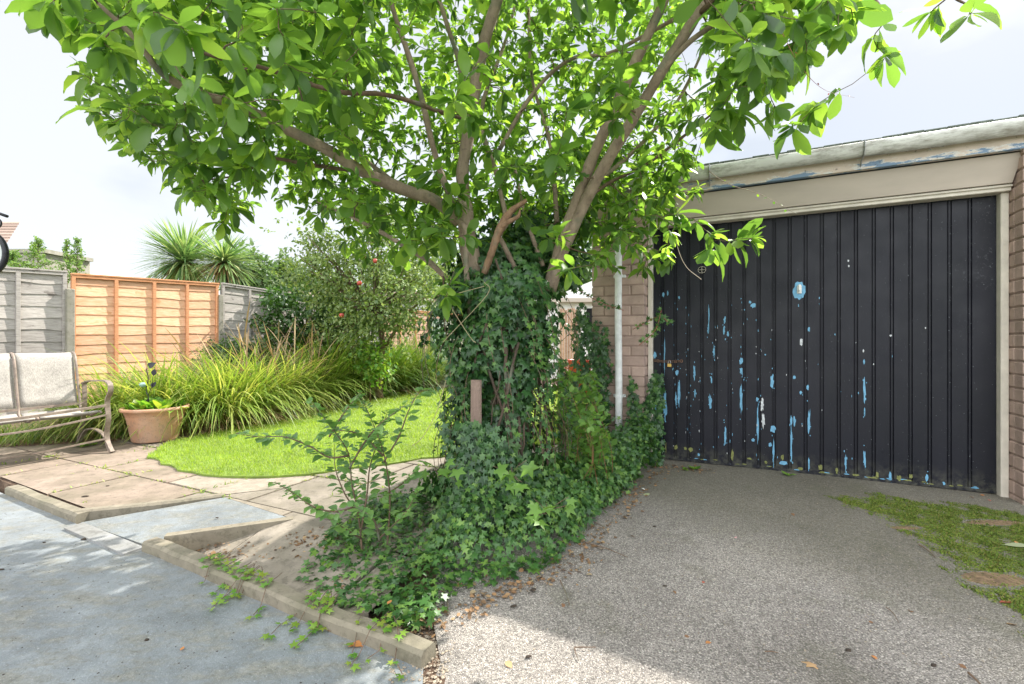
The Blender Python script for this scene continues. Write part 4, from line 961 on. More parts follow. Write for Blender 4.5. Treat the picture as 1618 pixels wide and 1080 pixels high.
limb('limb', [(905, 330, 2.7), (960, 290, 2.85), (1020, 260, 2.95), (1080, 215, 2.9), (1150, 160, 2.7)], [.017, .014, .011, .009, .005], mat='twig')
limb('limb', [(705, 440, 2.7), (680, 415, 2.62), (645, 392, 2.55), (605, 368, 2.5), (560, 345, 2.5), (500, 318, 2.5)], [.018, .02, .018, .012, .008, .004])
limb('limb', [(575, 272, 2.5), (490, 260, 2.6), (420, 250, 2.65), (380, 275, 2.6), (320, 285, 2.5)], [.014, .011, .009, .006, .004], mat='twig')
limb('limb', [(840, 480, 2.78), (812, 420, 2.72), (795, 385, 2.7), (788, 370, 2.72), (800, 350, 2.76), (790, 300, 2.85)], [.022, .02, .018, .018, .02, .018], add=False)
limb('limb', [(858, 420, 2.85), (838, 365, 2.85), (825, 320, 2.9), (812, 260, 3.0)], [.018, .016, .014, .012], add=False)
limb('limb', [(738, 450, 2.63), (736, 400, 2.62), (738, 365, 2.63), (722, 345, 2.68)], [.02, .021, .023, .02], add=False)
limb('broken_limb', [(765, 432, 2.62), (778, 395, 2.6), (790, 362, 2.58), (806, 335, 2.56), (832, 316, 2.55)], [.019, .021, .026, .02, .011], mat='broken', sub=6, n=9, add=False)
limb('broken_limb', [(788, 362, 2.58), (800, 352, 2.55), (818, 342, 2.52), (822, 330, 2.52)], [.016, .015, .012, .004], mat='broken', n=8, add=False)
# crown targets
CP = [(20, -60), (70, 30), (140, 70), (125, 140), (160, 190), (205, 235), (270, 280), (335, 335), (380, 340), (420, 285), (480, 300), (560, 365), (640, 385), (700, 360), (760, 330), (900, 350), (960, 390), (1030, 370), (1070, 350), (1110, 290), (1180, 260), (1220, 180), (1270, 140), (1350, 100), (1400, 20), (1390, -80), (1250, -350), (900, -560), (400, -520), (80, -300)]
targets = []
while len(targets) < 2700:
    px = random.uniform(0, 1420); py = random.uniform(-560, 390)
    if not inpoly(px, py, CP): continue
    if py < -60 and random.random() < .35: continue
    zmin = 1.45+.75*max(0, min(1, (py-30)/230)); ez = abs(px-720)/640
    zmax = 4.1-1.3*min(1, ez)**1.5
    if py > 200: zmax = min(zmax, 3.7)
    if zmax < zmin+.3: zmax = zmin+.3
    Z = random.uniform(zmin, zmax)
    if 590 < px < 1130 and Z < 2.75 and py > -20:
        if random.random() < .93: continue
    if Z < 2.0 and random.random() < .75: continue
    if px > 1180 and py > 60 and Z > 2.4: continue
    p = P(px, py, Z)
    if p.z > 4.7: continue
    sh_ = p-sd*(p.z/sd.z)
    if sh_.x > -.45 and sh_.y < 1.75: continue
    c = Vector((-.2, 2.7, 2.9)); e = (p-c)
    if (e.x/2.55)**2+(e.y/1.75)**2+(e.z/2.2)**2 > 1: continue
    targets.append(p)
# leaf sprays that hang low in front of the garage door, and other singled-out sprays
manual = [(1100, 350, 2.35), (1125, 372, 2.3), (1165, 378, 2.2), (1190, 376, 2.15), (1070, 340, 2.4), (1060, 370, 2.5), (1120, 395, 2.3), (1000, 390, 2.55), (1050, 400, 2.6), (985, 365, 2.6), (1020, 340, 2.5), (960, 400, 2.5),
          (350, 352, 2.5), (370, 330, 2.5), (288, 300, 2.45), (330, 300, 2.5), (500, 340, 2.6), (485, 330, 2.7), (1500, 15, 1.7), (1535, 20, 1.65), (1470, 20, 1.75), (1400, 90, 1.9), (1380, 60, 1.9), (1290, 165, 2.0), (1225, 170, 1.8), (1250, 200, 1.95),
          (700, 375, 2.3), (640, 380, 2.35), (740, 370, 2.3), (590, 350, 2.4), (840, 330, 2.2), (890, 180, 2.0), (895, 170, 2.0), (870, 265, 2.3), (800, 265, 2.4), (1010, 265, 2.2), (1180, 60, 1.6), (1230, 90, 1.6), (1190, 75, 1.5), (230, 40, 1.35), (290, 45, 1.3), (370, 160, 1.6), (450, 160, 1.6), (300, 130, 1.55), (250, 20, 1.3), (450, 60, 1.5), (500, 20, 1.6)]
manual = list(manual)
for k in range(34): manual.append((random.uniform(640, 900), random.uniform(230, 400), random.uniform(2.3, 2.65)))
for k in range(60): manual.append((random.uniform(650, 1000), random.uniform(300, 420), random.uniform(2.9, 3.3)))
for k in range(520):
    manual.append((random.uniform(430, 1080), random.uniform(-10, 330), random.uniform(3.1, 4.0)))
for k in range(150):
    manual.append((random.uniform(850, 1070), random.uniform(230, 425), random.uniform(2.7, 3.5)))
for k in range(70):
    manual.append((random.uniform(540, 720), random.uniform(290, 410), random.uniform(2.7, 3.5)))
for k in range(40):
    manual.append((random.uniform(700, 880), random.uniform(300, 400), random.uniform(2.95, 3.4)))
for k in range(16):
    manual.append((random.uniform(640, 900), random.uniform(340, 480), random.uniform(2.2, 2.45)))
manual = [m for m in manual if not (m[2] < 2.72 and 745 < m[0] < 855 and 270 < m[1] < 450)]
mt = [P(*m) for m in manual]
node_p = np.array([tuple(a[0]) for a in nodes]); node_r = np.array([a[1] for a in nodes])
alltg = [(t, 0) for t in targets]+[(t, 1) for t in mt]
d0 = [np.min(np.linalg.norm(node_p-np.array(t[0]), axis=1)) for t in alltg]
order = np.argsort(d0); twigs = MB(tb)
LPp, LD, LN, LS = [], [], [], []
def addleaf(p, d, n, s): LPp.append(tuple(p)); LD.append(tuple(d)); LN.append(tuple(n)); LS.append(s)
TWN = 0
for oi in order:
    t, man = alltg[oi]; tv = np.array(t)
    dist = np.linalg.norm(node_p-tv, axis=1); pen = np.where(node_p[:, 2] > t.z+.15, .25, 0); i = int(np.argmin(dist+pen)); a = Vector(node_p[i]); L = (t-a).length
    if L < .06: continue
    mid = (a+t)/2+Vector((random.uniform(-.12, .12), random.uniform(-.12, .12), random.uniform(-.12, .06)))*L
    pts = []
    kk = max(4, int(L/.12))
    for k in range(kk+1):
        f = k/kk; q = a*(1-f)**2+mid*2*f*(1-f)+t*f*f; 
        if 0 < k < kk: q = q+Vector((random.uniform(-1, 1), random.uniform(-1, 1), random.uniform(-1, 1)))*.008
        pts.append(q)
    r0 = min(node_r[i]*.75, .0045+.006*L); rr = [r0*(1-k/kk)+.0018*k/kk for k in range(kk+1)]
    twigs.tube(pts, rr, 5, cap=False); TWN += 1
    node_p = np.vstack([node_p, np.array([tuple(q) for q in pts[1:]])]); node_r = np.concatenate([node_r, np.array(rr[1:])])
    tdir = (pts[-1]-pts[-2]).normalized()
    near = t.y < 2.0
    # whorl at the tip
    nl = random.randint(5, 8); ph = random.random()*6
    base_s = random.uniform(.06, .10) if t.y > 2.3 else random.uniform(.09, .13)
    if man and t.y < 2.65: base_s = random.uniform(.085, .125)
    for k in range(nl):
        an = ph+k*2.4; up = Vector((0, 0, 1)); x = tdir.cross(up); x = x.normalized() if x.length > .05 else Vector((1, 0, 0)); y = x.cross(tdir)
        d = tdir*random.uniform(.25, .9)+(x*math.cos(an)+y*math.sin(an))*.9+Vector((0, 0, -.28)); nrm_ = Vector((random.gauss(0, .35), random.gauss(0, .35), 1))
        if abs(d.normalized().z) > .9: nrm_ = Vector((random.gauss(0, 1), random.gauss(0, 1), .2))
        addleaf(pts[-1]-tdir*random.uniform(0, .02), d, nrm_, base_s*random.uniform(.5, 1.3))
    ns = int(min(L, .5)/.045)+1
    for k in range(ns):
        f = random.uniform(max(0, 1-.45/L), .98); idx = f*kk; i0 = min(int(idx), kk-1); q = pts[i0]+(pts[i0+1]-pts[i0])*(idx-i0); an = random.random()*6.28
        dd = (pts[i0+1]-pts[i0]).normalized(); x = dd.cross(Vector((0, 0, 1))); x = x.normalized() if x.length > .05 else Vector((1, 0, 0)); y = x.cross(dd)
        d = dd*random.uniform(.2, .8)+(x*math.cos(an)+y*math.sin(an))*.9+Vector((0, 0, -.2))
        addleaf(q, d, Vector((random.gauss(0, .4), random.gauss(0, .4), 1)), base_s*random.uniform(.55, 1.1))
twigs.build('twigs', M['twig'], tree, True)
Lp = np.array(LPp); keep = Lp[:, 1] > 1.15
r_ = rng.random(len(Lp)) < .6
for T_, kk_ in ((T_MAG, keep & r_), (T_MAG2, keep & ~r_)): leaves('crown', T_, Lp[kk_], np.array(LD)[kk_], np.array(LN)[kk_], np.array(LS)[kk_], M['mag'], tree, off=tuple(tb))
print('magnolia leaves', keep.sum(), 'twigs', TWN)

# ------------------------------------------------------------------ IVY on the trunk
ivy = empty('climbing_ivy', tb, 'dark green ivy wrapped thickly round the magnolia trunk', 'ivy')
def ivy_r(z):   # column radius
    zs = [0, .25, .45, .7, .95, 1.15, 1.35, 1.6, 1.8]; rs = [.46, .37, .31, .275, .29, .33, .35, .27, .1]
    return np.interp(z, zs, rs)
def ivy_c(z): return np.interp(z, [0, .5, 1.0, 1.5], [-.03, -.05, -.08, -.05])
n = 11500; z = rng.uniform(0.0, 1.62, n); a = rng.uniform(0, 2*PI, n)
lump = 1+.19*np.sin(3*a+4*z)+.15*np.sin(5*a-9*z+1)+.10*np.sin(13*z+2*a)
rad = ivy_r(z)*lump*rng.uniform(.62, 1.08, n)
ps = np.column_stack([ivy_c(z)+rad*np.cos(a), TZ+.28*np.clip((z-1.28)/.25, 0, 1)+rad*.85*np.sin(a), z])
# thin out the open lower right flank where the lawn shows through
open_ = (ps[:, 0] > .10) & (ps[:, 2] < .85) & (ps[:, 2] > .22) & (rng.random(n) < .8)
top_ = (ps[:, 2] > 1.38) & (rng.random(n) < .25); ps = ps[~(open_ | top_)]; a2 = a[~(open_ | top_)]; n = len(ps)
Nn = np.column_stack([np.cos(a2), np.sin(a2), rng.uniform(.2, .9, n)])+rng.normal(0, .28, (n, 3))
D = np.column_stack([rng.normal(0, .45, n), rng.normal(0, .45, n), -np.ones(n)])+.25*Nn
hf = n//2
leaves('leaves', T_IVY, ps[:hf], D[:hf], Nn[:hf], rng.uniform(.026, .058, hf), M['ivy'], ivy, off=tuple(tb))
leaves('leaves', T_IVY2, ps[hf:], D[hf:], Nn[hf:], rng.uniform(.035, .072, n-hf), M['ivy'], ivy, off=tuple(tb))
mb = MB(tb)
for k in range(46):
    a0 = random.random()*6.28; z0 = random.uniform(-.05, .5); z1 = z0+random.uniform(.5, 1.1); r = random.uniform(.09, .27); tw = random.uniform(-1.5, 1.5); pts = []
    for q_ in range(9):
        f = q_/8; z = min(z0+(z1-z0)*f, 1.6); pts.append((float(ivy_c(z))+r*math.cos(a0+tw*f)+random.uniform(-.015, .015), TZ+r*math.sin(a0+tw*f), z))
    mb.tube(pts, [random.uniform(.004, .011)]*9, 6)
mb.build('stems', M['ivystem'], ivy, True)
n = 1500; d_ = nrm(rng.normal(0, 1, (n, 3)))*rng.uniform(.3, 1, n)[:, None]; c_ = P(835, 400, 3.1); ps = np.array(c_)+d_*np.array([.40, .22, .33])
leaves('leaves', T_IVY2, ps, np.column_stack([rng.normal(0, .5, n), rng.normal(0, .5, n), -np.ones(n)]), np.column_stack([rng.normal(0, .5, n), -np.ones(n), rng.uniform(.1, .9, n)]), rng.uniform(.035, .07, n), M['ivy'], ivy, off=tuple(tb))
# ragged hanging strands
mbs = MB(tb); hp, hd, hn_ = [], [], []
for k in range(44):
    a0 = random.uniform(2.4, 6.6); z0 = random.uniform(.5, 1.4); L_ = random.uniform(.2, .55); r0_ = float(ivy_r(z0))*1.08; pts = []
    for q_ in range(7):
        f = q_/6; rr_ = r0_+.09*math.sin(PI*f*.8)+.02*f; pts.append((float(ivy_c(z0))+rr_*math.cos(a0+.15*f), TZ+rr_*.85*math.sin(a0+.15*f), z0-L_*f))
    mbs.tube(pts, .0018, 4)
    for q_ in range(12):
        f = random.random()*6; i0 = min(int(f), 5); v = Vector(pts[i0]).lerp(Vector(pts[i0+1]), f-i0); hp.append(tuple(v)); hd.append((math.cos(a0)*.4+random.gauss(0, .6), math.sin(a0)*.4+random.gauss(0, .6), -.7)); hn_.append((math.cos(a0), math.sin(a0), .5))
mbs.build('hanging_stems', M['twig'], ivy)['kind'] = 'stuff'
leaves('hanging_leaves', T_IVY, hp, hd, hn_, rng.uniform(.022, .05, len(hp)), M['ivy_bright'], ivy, off=tuple(tb))
# trailing shoots in front
M['shoot'] = simple('pale_shoot', (.34, .28, .16), .7)
mb = MB(tb)
for pp in ([(765, 452, 2.4), (720, 465, 2.36), (712, 480, 2.34), (725, 505, 2.33), (745, 535, 2.33), (752, 541, 2.33)], [(705, 600, 2.45), (690, 650, 2.4), (668, 690, 2.38), (650, 705, 2.36)], [(700, 540, 2.4), (770, 465, 2.36), (765, 445, 2.36)]):
    pts, rr = catmull([P(*q) for q in pp], [.003]*len(pp)); mb = MB(tb); mb.tube(pts, .0018, 5); mb.build('trailing_shoot', M['shoot'], ivy)
# stump post inside the ivy
pb = P(752, 700, 2.40); mb = MB((pb.x, pb.y, 0))
mb.tube([(pb.x, pb.y, -.1), (pb.x, pb.y, .35), (pb.x+.002, pb.y, .80)], [.030, .030, .029], 14); mb.add([], [])
o = mb.build('wooden_post', M['post'], None, True); o.location = (pb.x, pb.y, 0); tag(o, 'short bare wooden post standing in front of the ivy column', 'post')
n = 620; z = rng.uniform(.05, .60, n); xx = pb.x+rng.normal(0, .07, n); yy = pb.y-.03-rng.uniform(0, .05, n)-(.6-z)*.12
leaves('leaves', T_IVY, np.column_stack([xx, yy, z]), np.column_stack([rng.normal(0, .5, n), rng.normal(-.2, .3, n), -np.ones(n)]), np.column_stack([rng.normal(0, .4, n), -np.ones(n), rng.uniform(.1, .8, n)]), rng.uniform(.03, .055, n), M['ivy'], ivy, off=tuple(tb))
# ------------------------------------------------------------------ ivy mound + carpet (ground cover)
S0 = np.array([-.12, 2.60]); S1 = np.array([.95, 3.62])
def mound(x, y):
    p = np.column_stack([x, y]); ab = S1-S0; t = np.clip(((p-S0)@ab)/(ab@ab), 0, 1); d = np.linalg.norm(p-(S0+t[:, None]*ab), axis=1)
    W = .55-.23*t; H = .40-.16*np.sin(t*PI)+.0*t
    return np.where(d < W, H*np.sqrt(np.clip(1-(d/W)**2, 0, 1)), 0), d/W, t
BP = [G(600, 815, -.1), G(545, 855, -.1), G(500, 890, -.1), G(468, 922, -.06), G(540, 955, -.04), G(600, 985, -.04), G(650, 1008, -.04), G(690, 990, -.05), G(700, 955, -.05), G(760, 930, -.03), G(820, 905, 0), G(880, 888, 0), G(915, 850), G(950, 815), G(1000, 772), G(1038, 735)]
BP = [(p.x, p.y) for p in BP]+[(1.15, 3.55), (1.1, 3.9), (.9, 4.15), (.2, 3.6), (-.4, 3.25), (-.75, 2.9)]
q = scatter(BP, 10500); n = len(q)
h, dr_, tt = mound(q[:, 0], q[:, 1]); h = h*np.clip((q[:, 0]+.50)/.28, 0, 1)
gzv = np.array([gzf(x, y)+.01 for x, y in q])
lum = .06*np.sin(9*q[:, 0]+4*q[:, 1])*np.sin(11*q[:, 1]-3*q[:, 0])+.03*np.sin(23*q[:, 0])*np.sin(21*q[:, 1])
zz = gzv+np.maximum(h*(1+lum*3)*rng.uniform(.72, 1.08, n), rng.uniform(.015, .075, n)+np.maximum(lum, 0)*.6)
ctr = S0+tt[:, None]*(S1-S0); outw = nrm(q-ctr)*np.clip(dr_, 0, 1)[:, None]**1.5*(h > 0)[:, None]
Nn = np.column_stack([outw[:, 0], outw[:, 1], np.full(n, .75)])+rng.normal(0, .3, (n, 3))
D = np.column_stack([rng.normal(0, .8, n)+outw[:, 0]*.6, rng.normal(0, .8, n)+outw[:, 1]*.6, -.2-.7*np.linalg.norm(outw, axis=1)])
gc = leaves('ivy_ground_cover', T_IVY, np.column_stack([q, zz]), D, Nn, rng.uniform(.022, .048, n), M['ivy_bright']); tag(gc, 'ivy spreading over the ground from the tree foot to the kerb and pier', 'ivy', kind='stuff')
# second layer: outward-facing flank of the mound
n = 6200; t = rng.uniform(0, 1, n); a = rng.uniform(-2.9, .9, n); el = rng.uniform(.0, 1.3, n); W = .55-.23*t; H = .40-.16*np.sin(t*PI)
c = S0+t[:, None]*(S1-S0); ps = np.column_stack([c[:, 0]+W*np.cos(a)*np.cos(el), c[:, 1]+W*np.sin(a)*np.cos(el), -.02+H*np.sin(el)])
ok = np.array([inpoly(x, y, BP) for x, y in ps[:, :2]]); ok &= ps[:, 0] > -.42; ps = ps[ok]; a = a[ok]; el = el[ok]; n = len(ps)
ps[:, 2] += rng.normal(0, .02, n)
Nn = np.column_stack([np.cos(a)*np.cos(el), np.sin(a)*np.cos(el), np.sin(el)+.4])+rng.normal(0, .3, (n, 3)); D = np.column_stack([rng.normal(0, .4, n)+np.cos(a)*.4, rng.normal(0, .4, n)+np.sin(a)*.4, -np.ones(n)])
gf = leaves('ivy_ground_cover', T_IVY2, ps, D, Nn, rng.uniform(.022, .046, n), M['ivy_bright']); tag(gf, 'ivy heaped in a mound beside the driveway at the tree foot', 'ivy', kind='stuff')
# runners over the kerb
run = MB(); rl = []
for k in range(26):
    s = random.uniform(2.3, 3.45); p = kp(s, .1); d = Vector((random.uniform(-.5, .5), -1, 0)).normalized(); ln = random.uniform(.08, .26); pts = []
    for f in (0, .25, .5, .75, 1):
        q_ = Vector((p.x, p.y, 0))+d*ln*f; ss, dd = kc(q_.x, q_.y); q_.z = .012 if dd > -.01 else ZB+.012; pts.append(q_+Vector((random.uniform(-.01, .01), 0, 0)))
    run.tube(pts, .0016, 4)
    for q_ in pts[1:]:
        for _ in range(2): rl.append((q_, (random.gauss(0, 1), random.gauss(-.5, .7), .1), (random.gauss(0, .3), random.gauss(0, .3), 1)))
ro = empty('ivy_runners', (rl[0][0].x, rl[0][0].y, 0), 'pale young ivy runners trailing over the long kerb onto the blue paving', 'ivy')
off = Vector(ro.location); run.off = off; run.v = [tuple(Vector(v)-off) for v in run.v]; run.build('stems', M['twig'], ro)
leaves('leaves', T_IVY, [tuple(r[0]) for r in rl], [r[1] for r in rl], [r[2] for r in rl], rng.uniform(.02, .038, len(rl)), M['bright'], ro, off=tuple(off))
for (px, py, Z, lab, k_, s_) in ((805, 745, 2.16, 'broad bright maple-like leaves poking out of the front of the ivy mound', 7, .075), (865, 805, 2.05, 'cluster of small bright lobed leaves low on the ivy mound near the driveway', 9, .06), (700, 745, 2.3, 'yellow-green lobed leaves at the left edge of the ivy beside the slabs', 8, .07)):
    b0 = P(px, py, Z); sd_ = empty('seedling', b0, lab, 'seedling')
    for k in range(k_):
        e = b0+Vector((random.uniform(-.09, .09), random.uniform(-.10, 0), random.uniform(-.04, .08))); mb = MB(b0); mb.tube([b0+Vector((0, .08, -.05)), (b0+e)/2, e], .0016, 4); mb.build('stem', M['twig'], sd_)
        leaves('leaf', T_SYC, [tuple(e)], [(random.gauss(0, .6), random.gauss(-.4, .4), random.gauss(-.3, .3))], [(random.gauss(0, .3), -.5, 1)], [s_*random.uniform(.7, 1.1)], M['climb'], sd_, off=tuple(b0), W=np.array([1.2]))
# ------------------------------------------------------------------ ivy on the left brick pier
def gw(u, v, z): q = Vector((gO.x, gO.y))+Vector((.904, -.428))*u+Vector((-.428, -.904))*v; return (q.x, q.y, z)
pv = empty('climbing_ivy', gw(-.4, .25, 0), 'ivy climbing the left brick pier around the downpipe', 'ivy')
ps = []; Nn = []; 
while len(ps) < 2600:
    u = random.uniform(-.75, .10); z = random.uniform(0, 1.35)
    prof = .8 if u < -.62 else 1.25 if u < -.42 else (1.02 if u < -.28 else (.42 if u < -.22 else .62))
    if u > -.05: prof = .66
    prof += .12*math.sin(u*31)
    if z > prof: continue
    if -.33 < u < -.16 and z > .06 and random.random() < .97: continue
    ps.append(gw(u, random.uniform(.22, .34) if u < -.05 else random.uniform(.12, .26), z)); Nn.append((-.428+random.gauss(0, .3), -.904, random.uniform(.1, .8)))
n = len(ps); D = np.column_stack([rng.normal(0, .5, n), rng.normal(0, .3, n), -np.ones(n)])
leaves('leaves', T_IVY, ps, D, Nn, rng.uniform(.028, .058, n), M['ivy'], pv, off=tuple(pv.location))
sh = MB(pv.location); sl_ = []
for pts_ in ([(1000, 520, 3.55), (1040, 500, 3.5), (1055, 508, 3.48)], [(1010, 545, 3.5), (1035, 522, 3.45), (1045, 490, 3.45)], [(985, 490, 3.5), (950, 478, 3.4), (905, 452, 3.2), (890, 440, 3.1)]):
    pts, rr = catmull([P(*q) for q in pts_], [.003]*3); sh.tube(pts, .003, 5); sl_ += [(p, ) for p in pts[1:]]
sh.build('shoots', M['redstem'], pv)
leaves('shoot_leaves', T_IVY, [tuple(p[0]) for p in sl_]*3, rng.normal(0, 1, (len(sl_)*3, 3)), np.array([[-.4, -.9, .3]]*len(sl_)*3)+rng.normal(0, .3, (len(sl_)*3, 3)), rng.uniform(.03, .05, len(sl_)*3), M['ivy_bright'], pv, off=tuple(pv.location))

# ------------------------------------------------------------------ generic shrub with stems given as paths
def stemmy(root, paths, r0, leafT, lmat, dens, s0, s1, smat, off, spread=.5, flatn=1.0, skip=.15):
    mb = MB(off); lp, ld, ln, ls = [], [], [], []
    for pi, pth in enumerate(paths):
        pts, rr = catmull(pth, [r0*(1-.75*i/(len(pth)-1)) for i in range(len(pth))], 7); mb.tube(pts, rr, 6)
        L = sum((pts[i+1]-pts[i]).length for i in range(len(pts)-1)); n = int(L*dens)
        for k in range(n):
            f = skip+(1-skip)*(k+.5)/n; idx = f*(len(pts)-1); i0 = min(int(idx), len(pts)-2); q = pts[i0]+(pts[i0+1]-pts[i0])*(idx-i0); t = (pts[i0+1]-pts[i0]).normalized()
            x = t.cross(Vector((0, 0, 1))); x = x.normalized() if x.length > .1 else Vector((math.cos(k*2.4), math.sin(k*2.4), 0)); y = x.cross(t)
            an = k*PI+random.uniform(-spread, spread); d = t*random.uniform(.3, .8)+x*math.cos(an)+y*math.sin(an)
            lp.append(tuple(q+d*.006)); ld.append(tuple(d)); ln.append((random.gauss(0, .35), random.gauss(-.15, .35), flatn)); ls.append(random.uniform(s0, s1)*(1.0 if f < .85 else .8))
    mb.build('stems', smat, root, True)
    return leaves('leaves', leafT, lp, ld, ln, ls, lmat, root, off=tuple(off))
sz = 2.12; sbp = G(590, 868, -.1)
sapl = empty('shrub', sbp, 'young open shrub with round green leaves growing beside the ivy carpet', 'shrub')
main = [[(572, 868, 2.15), (592, 880, 2.17), (612, 862, 2.2)], [(572, 868, 2.15), (566, 810, 2.14), (556, 765, 2.12), (550, 715, 2.1), (520, 670, 2.05), (490, 632, 2.0)],
        [(612, 862, 2.2), (616, 800, 2.2), (614, 760, 2.2), (606, 715, 2.18), (590, 670, 2.15), (572, 630, 2.1)],
        [(550, 720, 2.1), (520, 722, 2.05), (490, 705, 2.0), (450, 690, 1.95), (410, 690, 1.9), (372, 684, 1.86)],
        [(562, 800, 2.13), (530, 808, 2.05), (495, 800, 2.0), (468, 782, 1.97), (436, 762, 1.95)],
        [(606, 730, 2.18), (630, 690, 2.2), (645, 650, 2.25), (662, 620, 2.3), (680, 615, 2.35)],
        [(612, 780, 2.2), (640, 760, 2.15), (655, 745, 2.12)], [(570, 840, 2.14), (580, 780, 2.2), (585, 735, 2.25), (600, 690, 2.3), (612, 650, 2.3)],
        [(566, 810, 2.14), (545, 780, 2.2), (530, 740, 2.25), (528, 700, 2.3)], [(600, 850, 2.15), (640, 810, 2.1), (660, 775, 2.1)], [(570, 850, 2.14), (545, 835, 2.05), (525, 820, 2.0)],
        [(552, 740, 2.1), (575, 700, 2.05), (600, 670, 2.0), (640, 640, 2.0)], [(520, 690, 2.08), (545, 650, 2.1), (570, 620, 2.1)], [(600, 855, 2.1), (590, 820, 2.05), (560, 800, 2.0)], [(606, 720, 2.18), (575, 690, 2.2), (540, 680, 2.2), (505, 690, 2.2)]]
stemmy(sapl, [[P(*q) for q in m] for m in main], .005, T_OV, M['sap'], 95, .036, .066, M['twig'], sbp, .6)
# bright climber with reddish stems between trunk and pipe
cb = G(930, 745, 0.0); clb = empty('climber', cb, 'bright leaved climber with reddish stems between the ivy column and downpipe', 'climber')
paths = []
for k in range(22):
    x0 = random.uniform(895, 965); x1 = random.uniform(880, 958); y1 = random.uniform(575, 700); Z = random.uniform(2.75, 3.25)
    paths.append([P(x0, 790, Z), P((x0+x1)/2+random.uniform(-25, 25), (790+y1)/2, Z-.08), P(x1, y1, Z-.05), P(x1+random.uniform(-30, 30), y1+random.uniform(-5, 30), Z-.2)])
stemmy(clb, paths, .0018, T_OV, M['climb'], 44, .035, .068, M['redstem'], cb, 1.3, .7, .15)
# a few thin wild stems in the gap beside the trunk
cb2 = G(880, 770, 0); clb2 = empty('climber', cb2, 'sparse thin stems in the gap where the lawn shows beside the trunk', 'climber')
paths = [[P(random.uniform(820, 900), 780, 2.9), P(random.uniform(820, 900), 690, 2.9), P(random.uniform(820, 900), 600, 2.85), P(random.uniform(830, 910), 520, 2.85)] for k in range(8)]
stemmy(clb2, paths, .0045, T_OV, M['ivy_bright'], 22, .03, .05, M['ivystem'], cb2, .7)
# long vine shoot hanging from the tree before the lintel + bare dangling twig
vb = P(1130, 285, 2.3); vine = empty('vine_shoot', vb, 'thin vine shoot with tiny yellow leaves hanging before the garage lintel', 'vine')
stemmy(vine, [[P(1120, 270, 2.35), P(1150, 290, 2.3), P(1200, 306, 2.25), P(1230, 322, 2.2), P(1258, 338, 2.2)]], .0022, T_OV, M['bright'], 20, .012, .026, simple('shoot_bark', (.3, .22, .16)), vb)
vb2 = P(1230, 40, 1.9); vine2 = empty('vine_shoot', vb2, 'fine vine tendril with reddish tiny leaves against the sky right of the crown', 'vine')
stemmy(vine2, [[P(1230, 40, 1.9), P(1262, 100, 1.9), P(1300, 140, 1.9), P(1350, 154, 1.9)]], .0014, T_OV, M['leaf_red'], 12, .010, .018, M['redstem'], vb2)
mb = MB(); pts, rr = catmull([P(1066, 365, 2.5), P(1072, 395, 2.5), P(1085, 422, 2.5), P(1108, 441, 2.5)], [.002]*4); mb.tube(pts, .0018, 5); o = mb.build('dangling_twig', simple('dry_twig', (.42, .34, .26)), tree); o.location = -tb

# ------------------------------------------------------------------ ORNAMENTAL GRASS CLUMPS
def clump(x, y, n, L, label, mat='sedge', droop=(1.2, 2.5), r=.18, dry=.25, group='grass clumps in the flower bed', wd=(.006, .012), bias=None):
    b = Vector((x, y, .01)); root = empty('grass_clump', b, label, 'ornamental grass', group)
    a = rng.uniform(0, 2*PI, n) if bias is None else rng.normal(bias, 1.3, n); rr = r*np.sqrt(rng.uniform(0, 1, n)); base = np.column_stack([rr*np.cos(a), rr*np.sin(a), np.zeros(n)])
    LL = L*rng.uniform(.55, 1.1, n); p, s = arch_paths(base, a+rng.normal(0, .4, n), rng.uniform(.0, .45, n), LL, rng.uniform(droop[0], droop[1], n), 8)
    p[:, :, 2] = np.maximum(p[:, :, 2], .01)
    strips('blades', p, s, rng.uniform(*wd, n), [.6, .9, 1, 1, .95, .8, .5, .08], M[mat], root)
    m_ = int(n*dry)
    if m_:
        a = rng.uniform(0, 2*PI, m_); rr = r*1.2*np.sqrt(rng.uniform(0, 1, m_)); base = np.column_stack([rr*np.cos(a), rr*np.sin(a), np.zeros(m_)])
        p, s = arch_paths(base, a, rng.uniform(.2, .9, m_), L*rng.uniform(.3, .65, m_), rng.uniform(1.0, 2.4, m_), 6); p[:, :, 2] = np.maximum(p[:, :, 2], .008)
        strips('dry_blades', p, s, rng.uniform(.004, .009, m_), [.8, 1, 1, .8, .5, .1], M['straw'], root)
    return root
C1 = [(-3.95, 5.35, 430, .85, 'arching yellow-green grass clump directly behind the terracotta pot'), (-3.5, 5.6, 520, .92, 'big yellow-green grass clump spilling onto the lawn right of the pot'), (-3.45, 6.2, 560, .98, 'largest arching grass clump in front of the orange panel\'s right post'),
      (-3.3, 6.75, 480, .9, 'arching grass clump in front of the right grey fence panel'), (-4.15, 5.4, 430, .9, 'grass clump against the orange fence panel, left of the ornament'), (-3.95, 6.05, 420, .95, 'grass clump against the orange fence panel, right of the ornament'), (-4.45, 5.1, 380, .75, 'grass clump behind the bench arm'), (-3.9, 6.8, 360, .85, 'grass clump at the fence beside the right grey panel')]
for (x, y, n, L, lab) in C1: clump(x, y, int(n*1.7), L*1.3, lab, droop=(.8, 2.5), wd=(.009, .018), r=.34, dry=.6)
C2 = [(-3.15, 7.5, 'dark green long grass clump beyond the pale clumps, by the hedge'), (-2.85, 8.2, 'long grass clump under the left side of the apple tree'), (-2.5, 8.8, 'long grass clump at the lawn edge below the apple trunk'), (-2.35, 9.4, 'long grass clump right of the apple trunk'), (-1.95, 9.95, 'long grass clump beside the greenhouse corner'), (-2.9, 9.6, 'long grass clump before the back fence')]
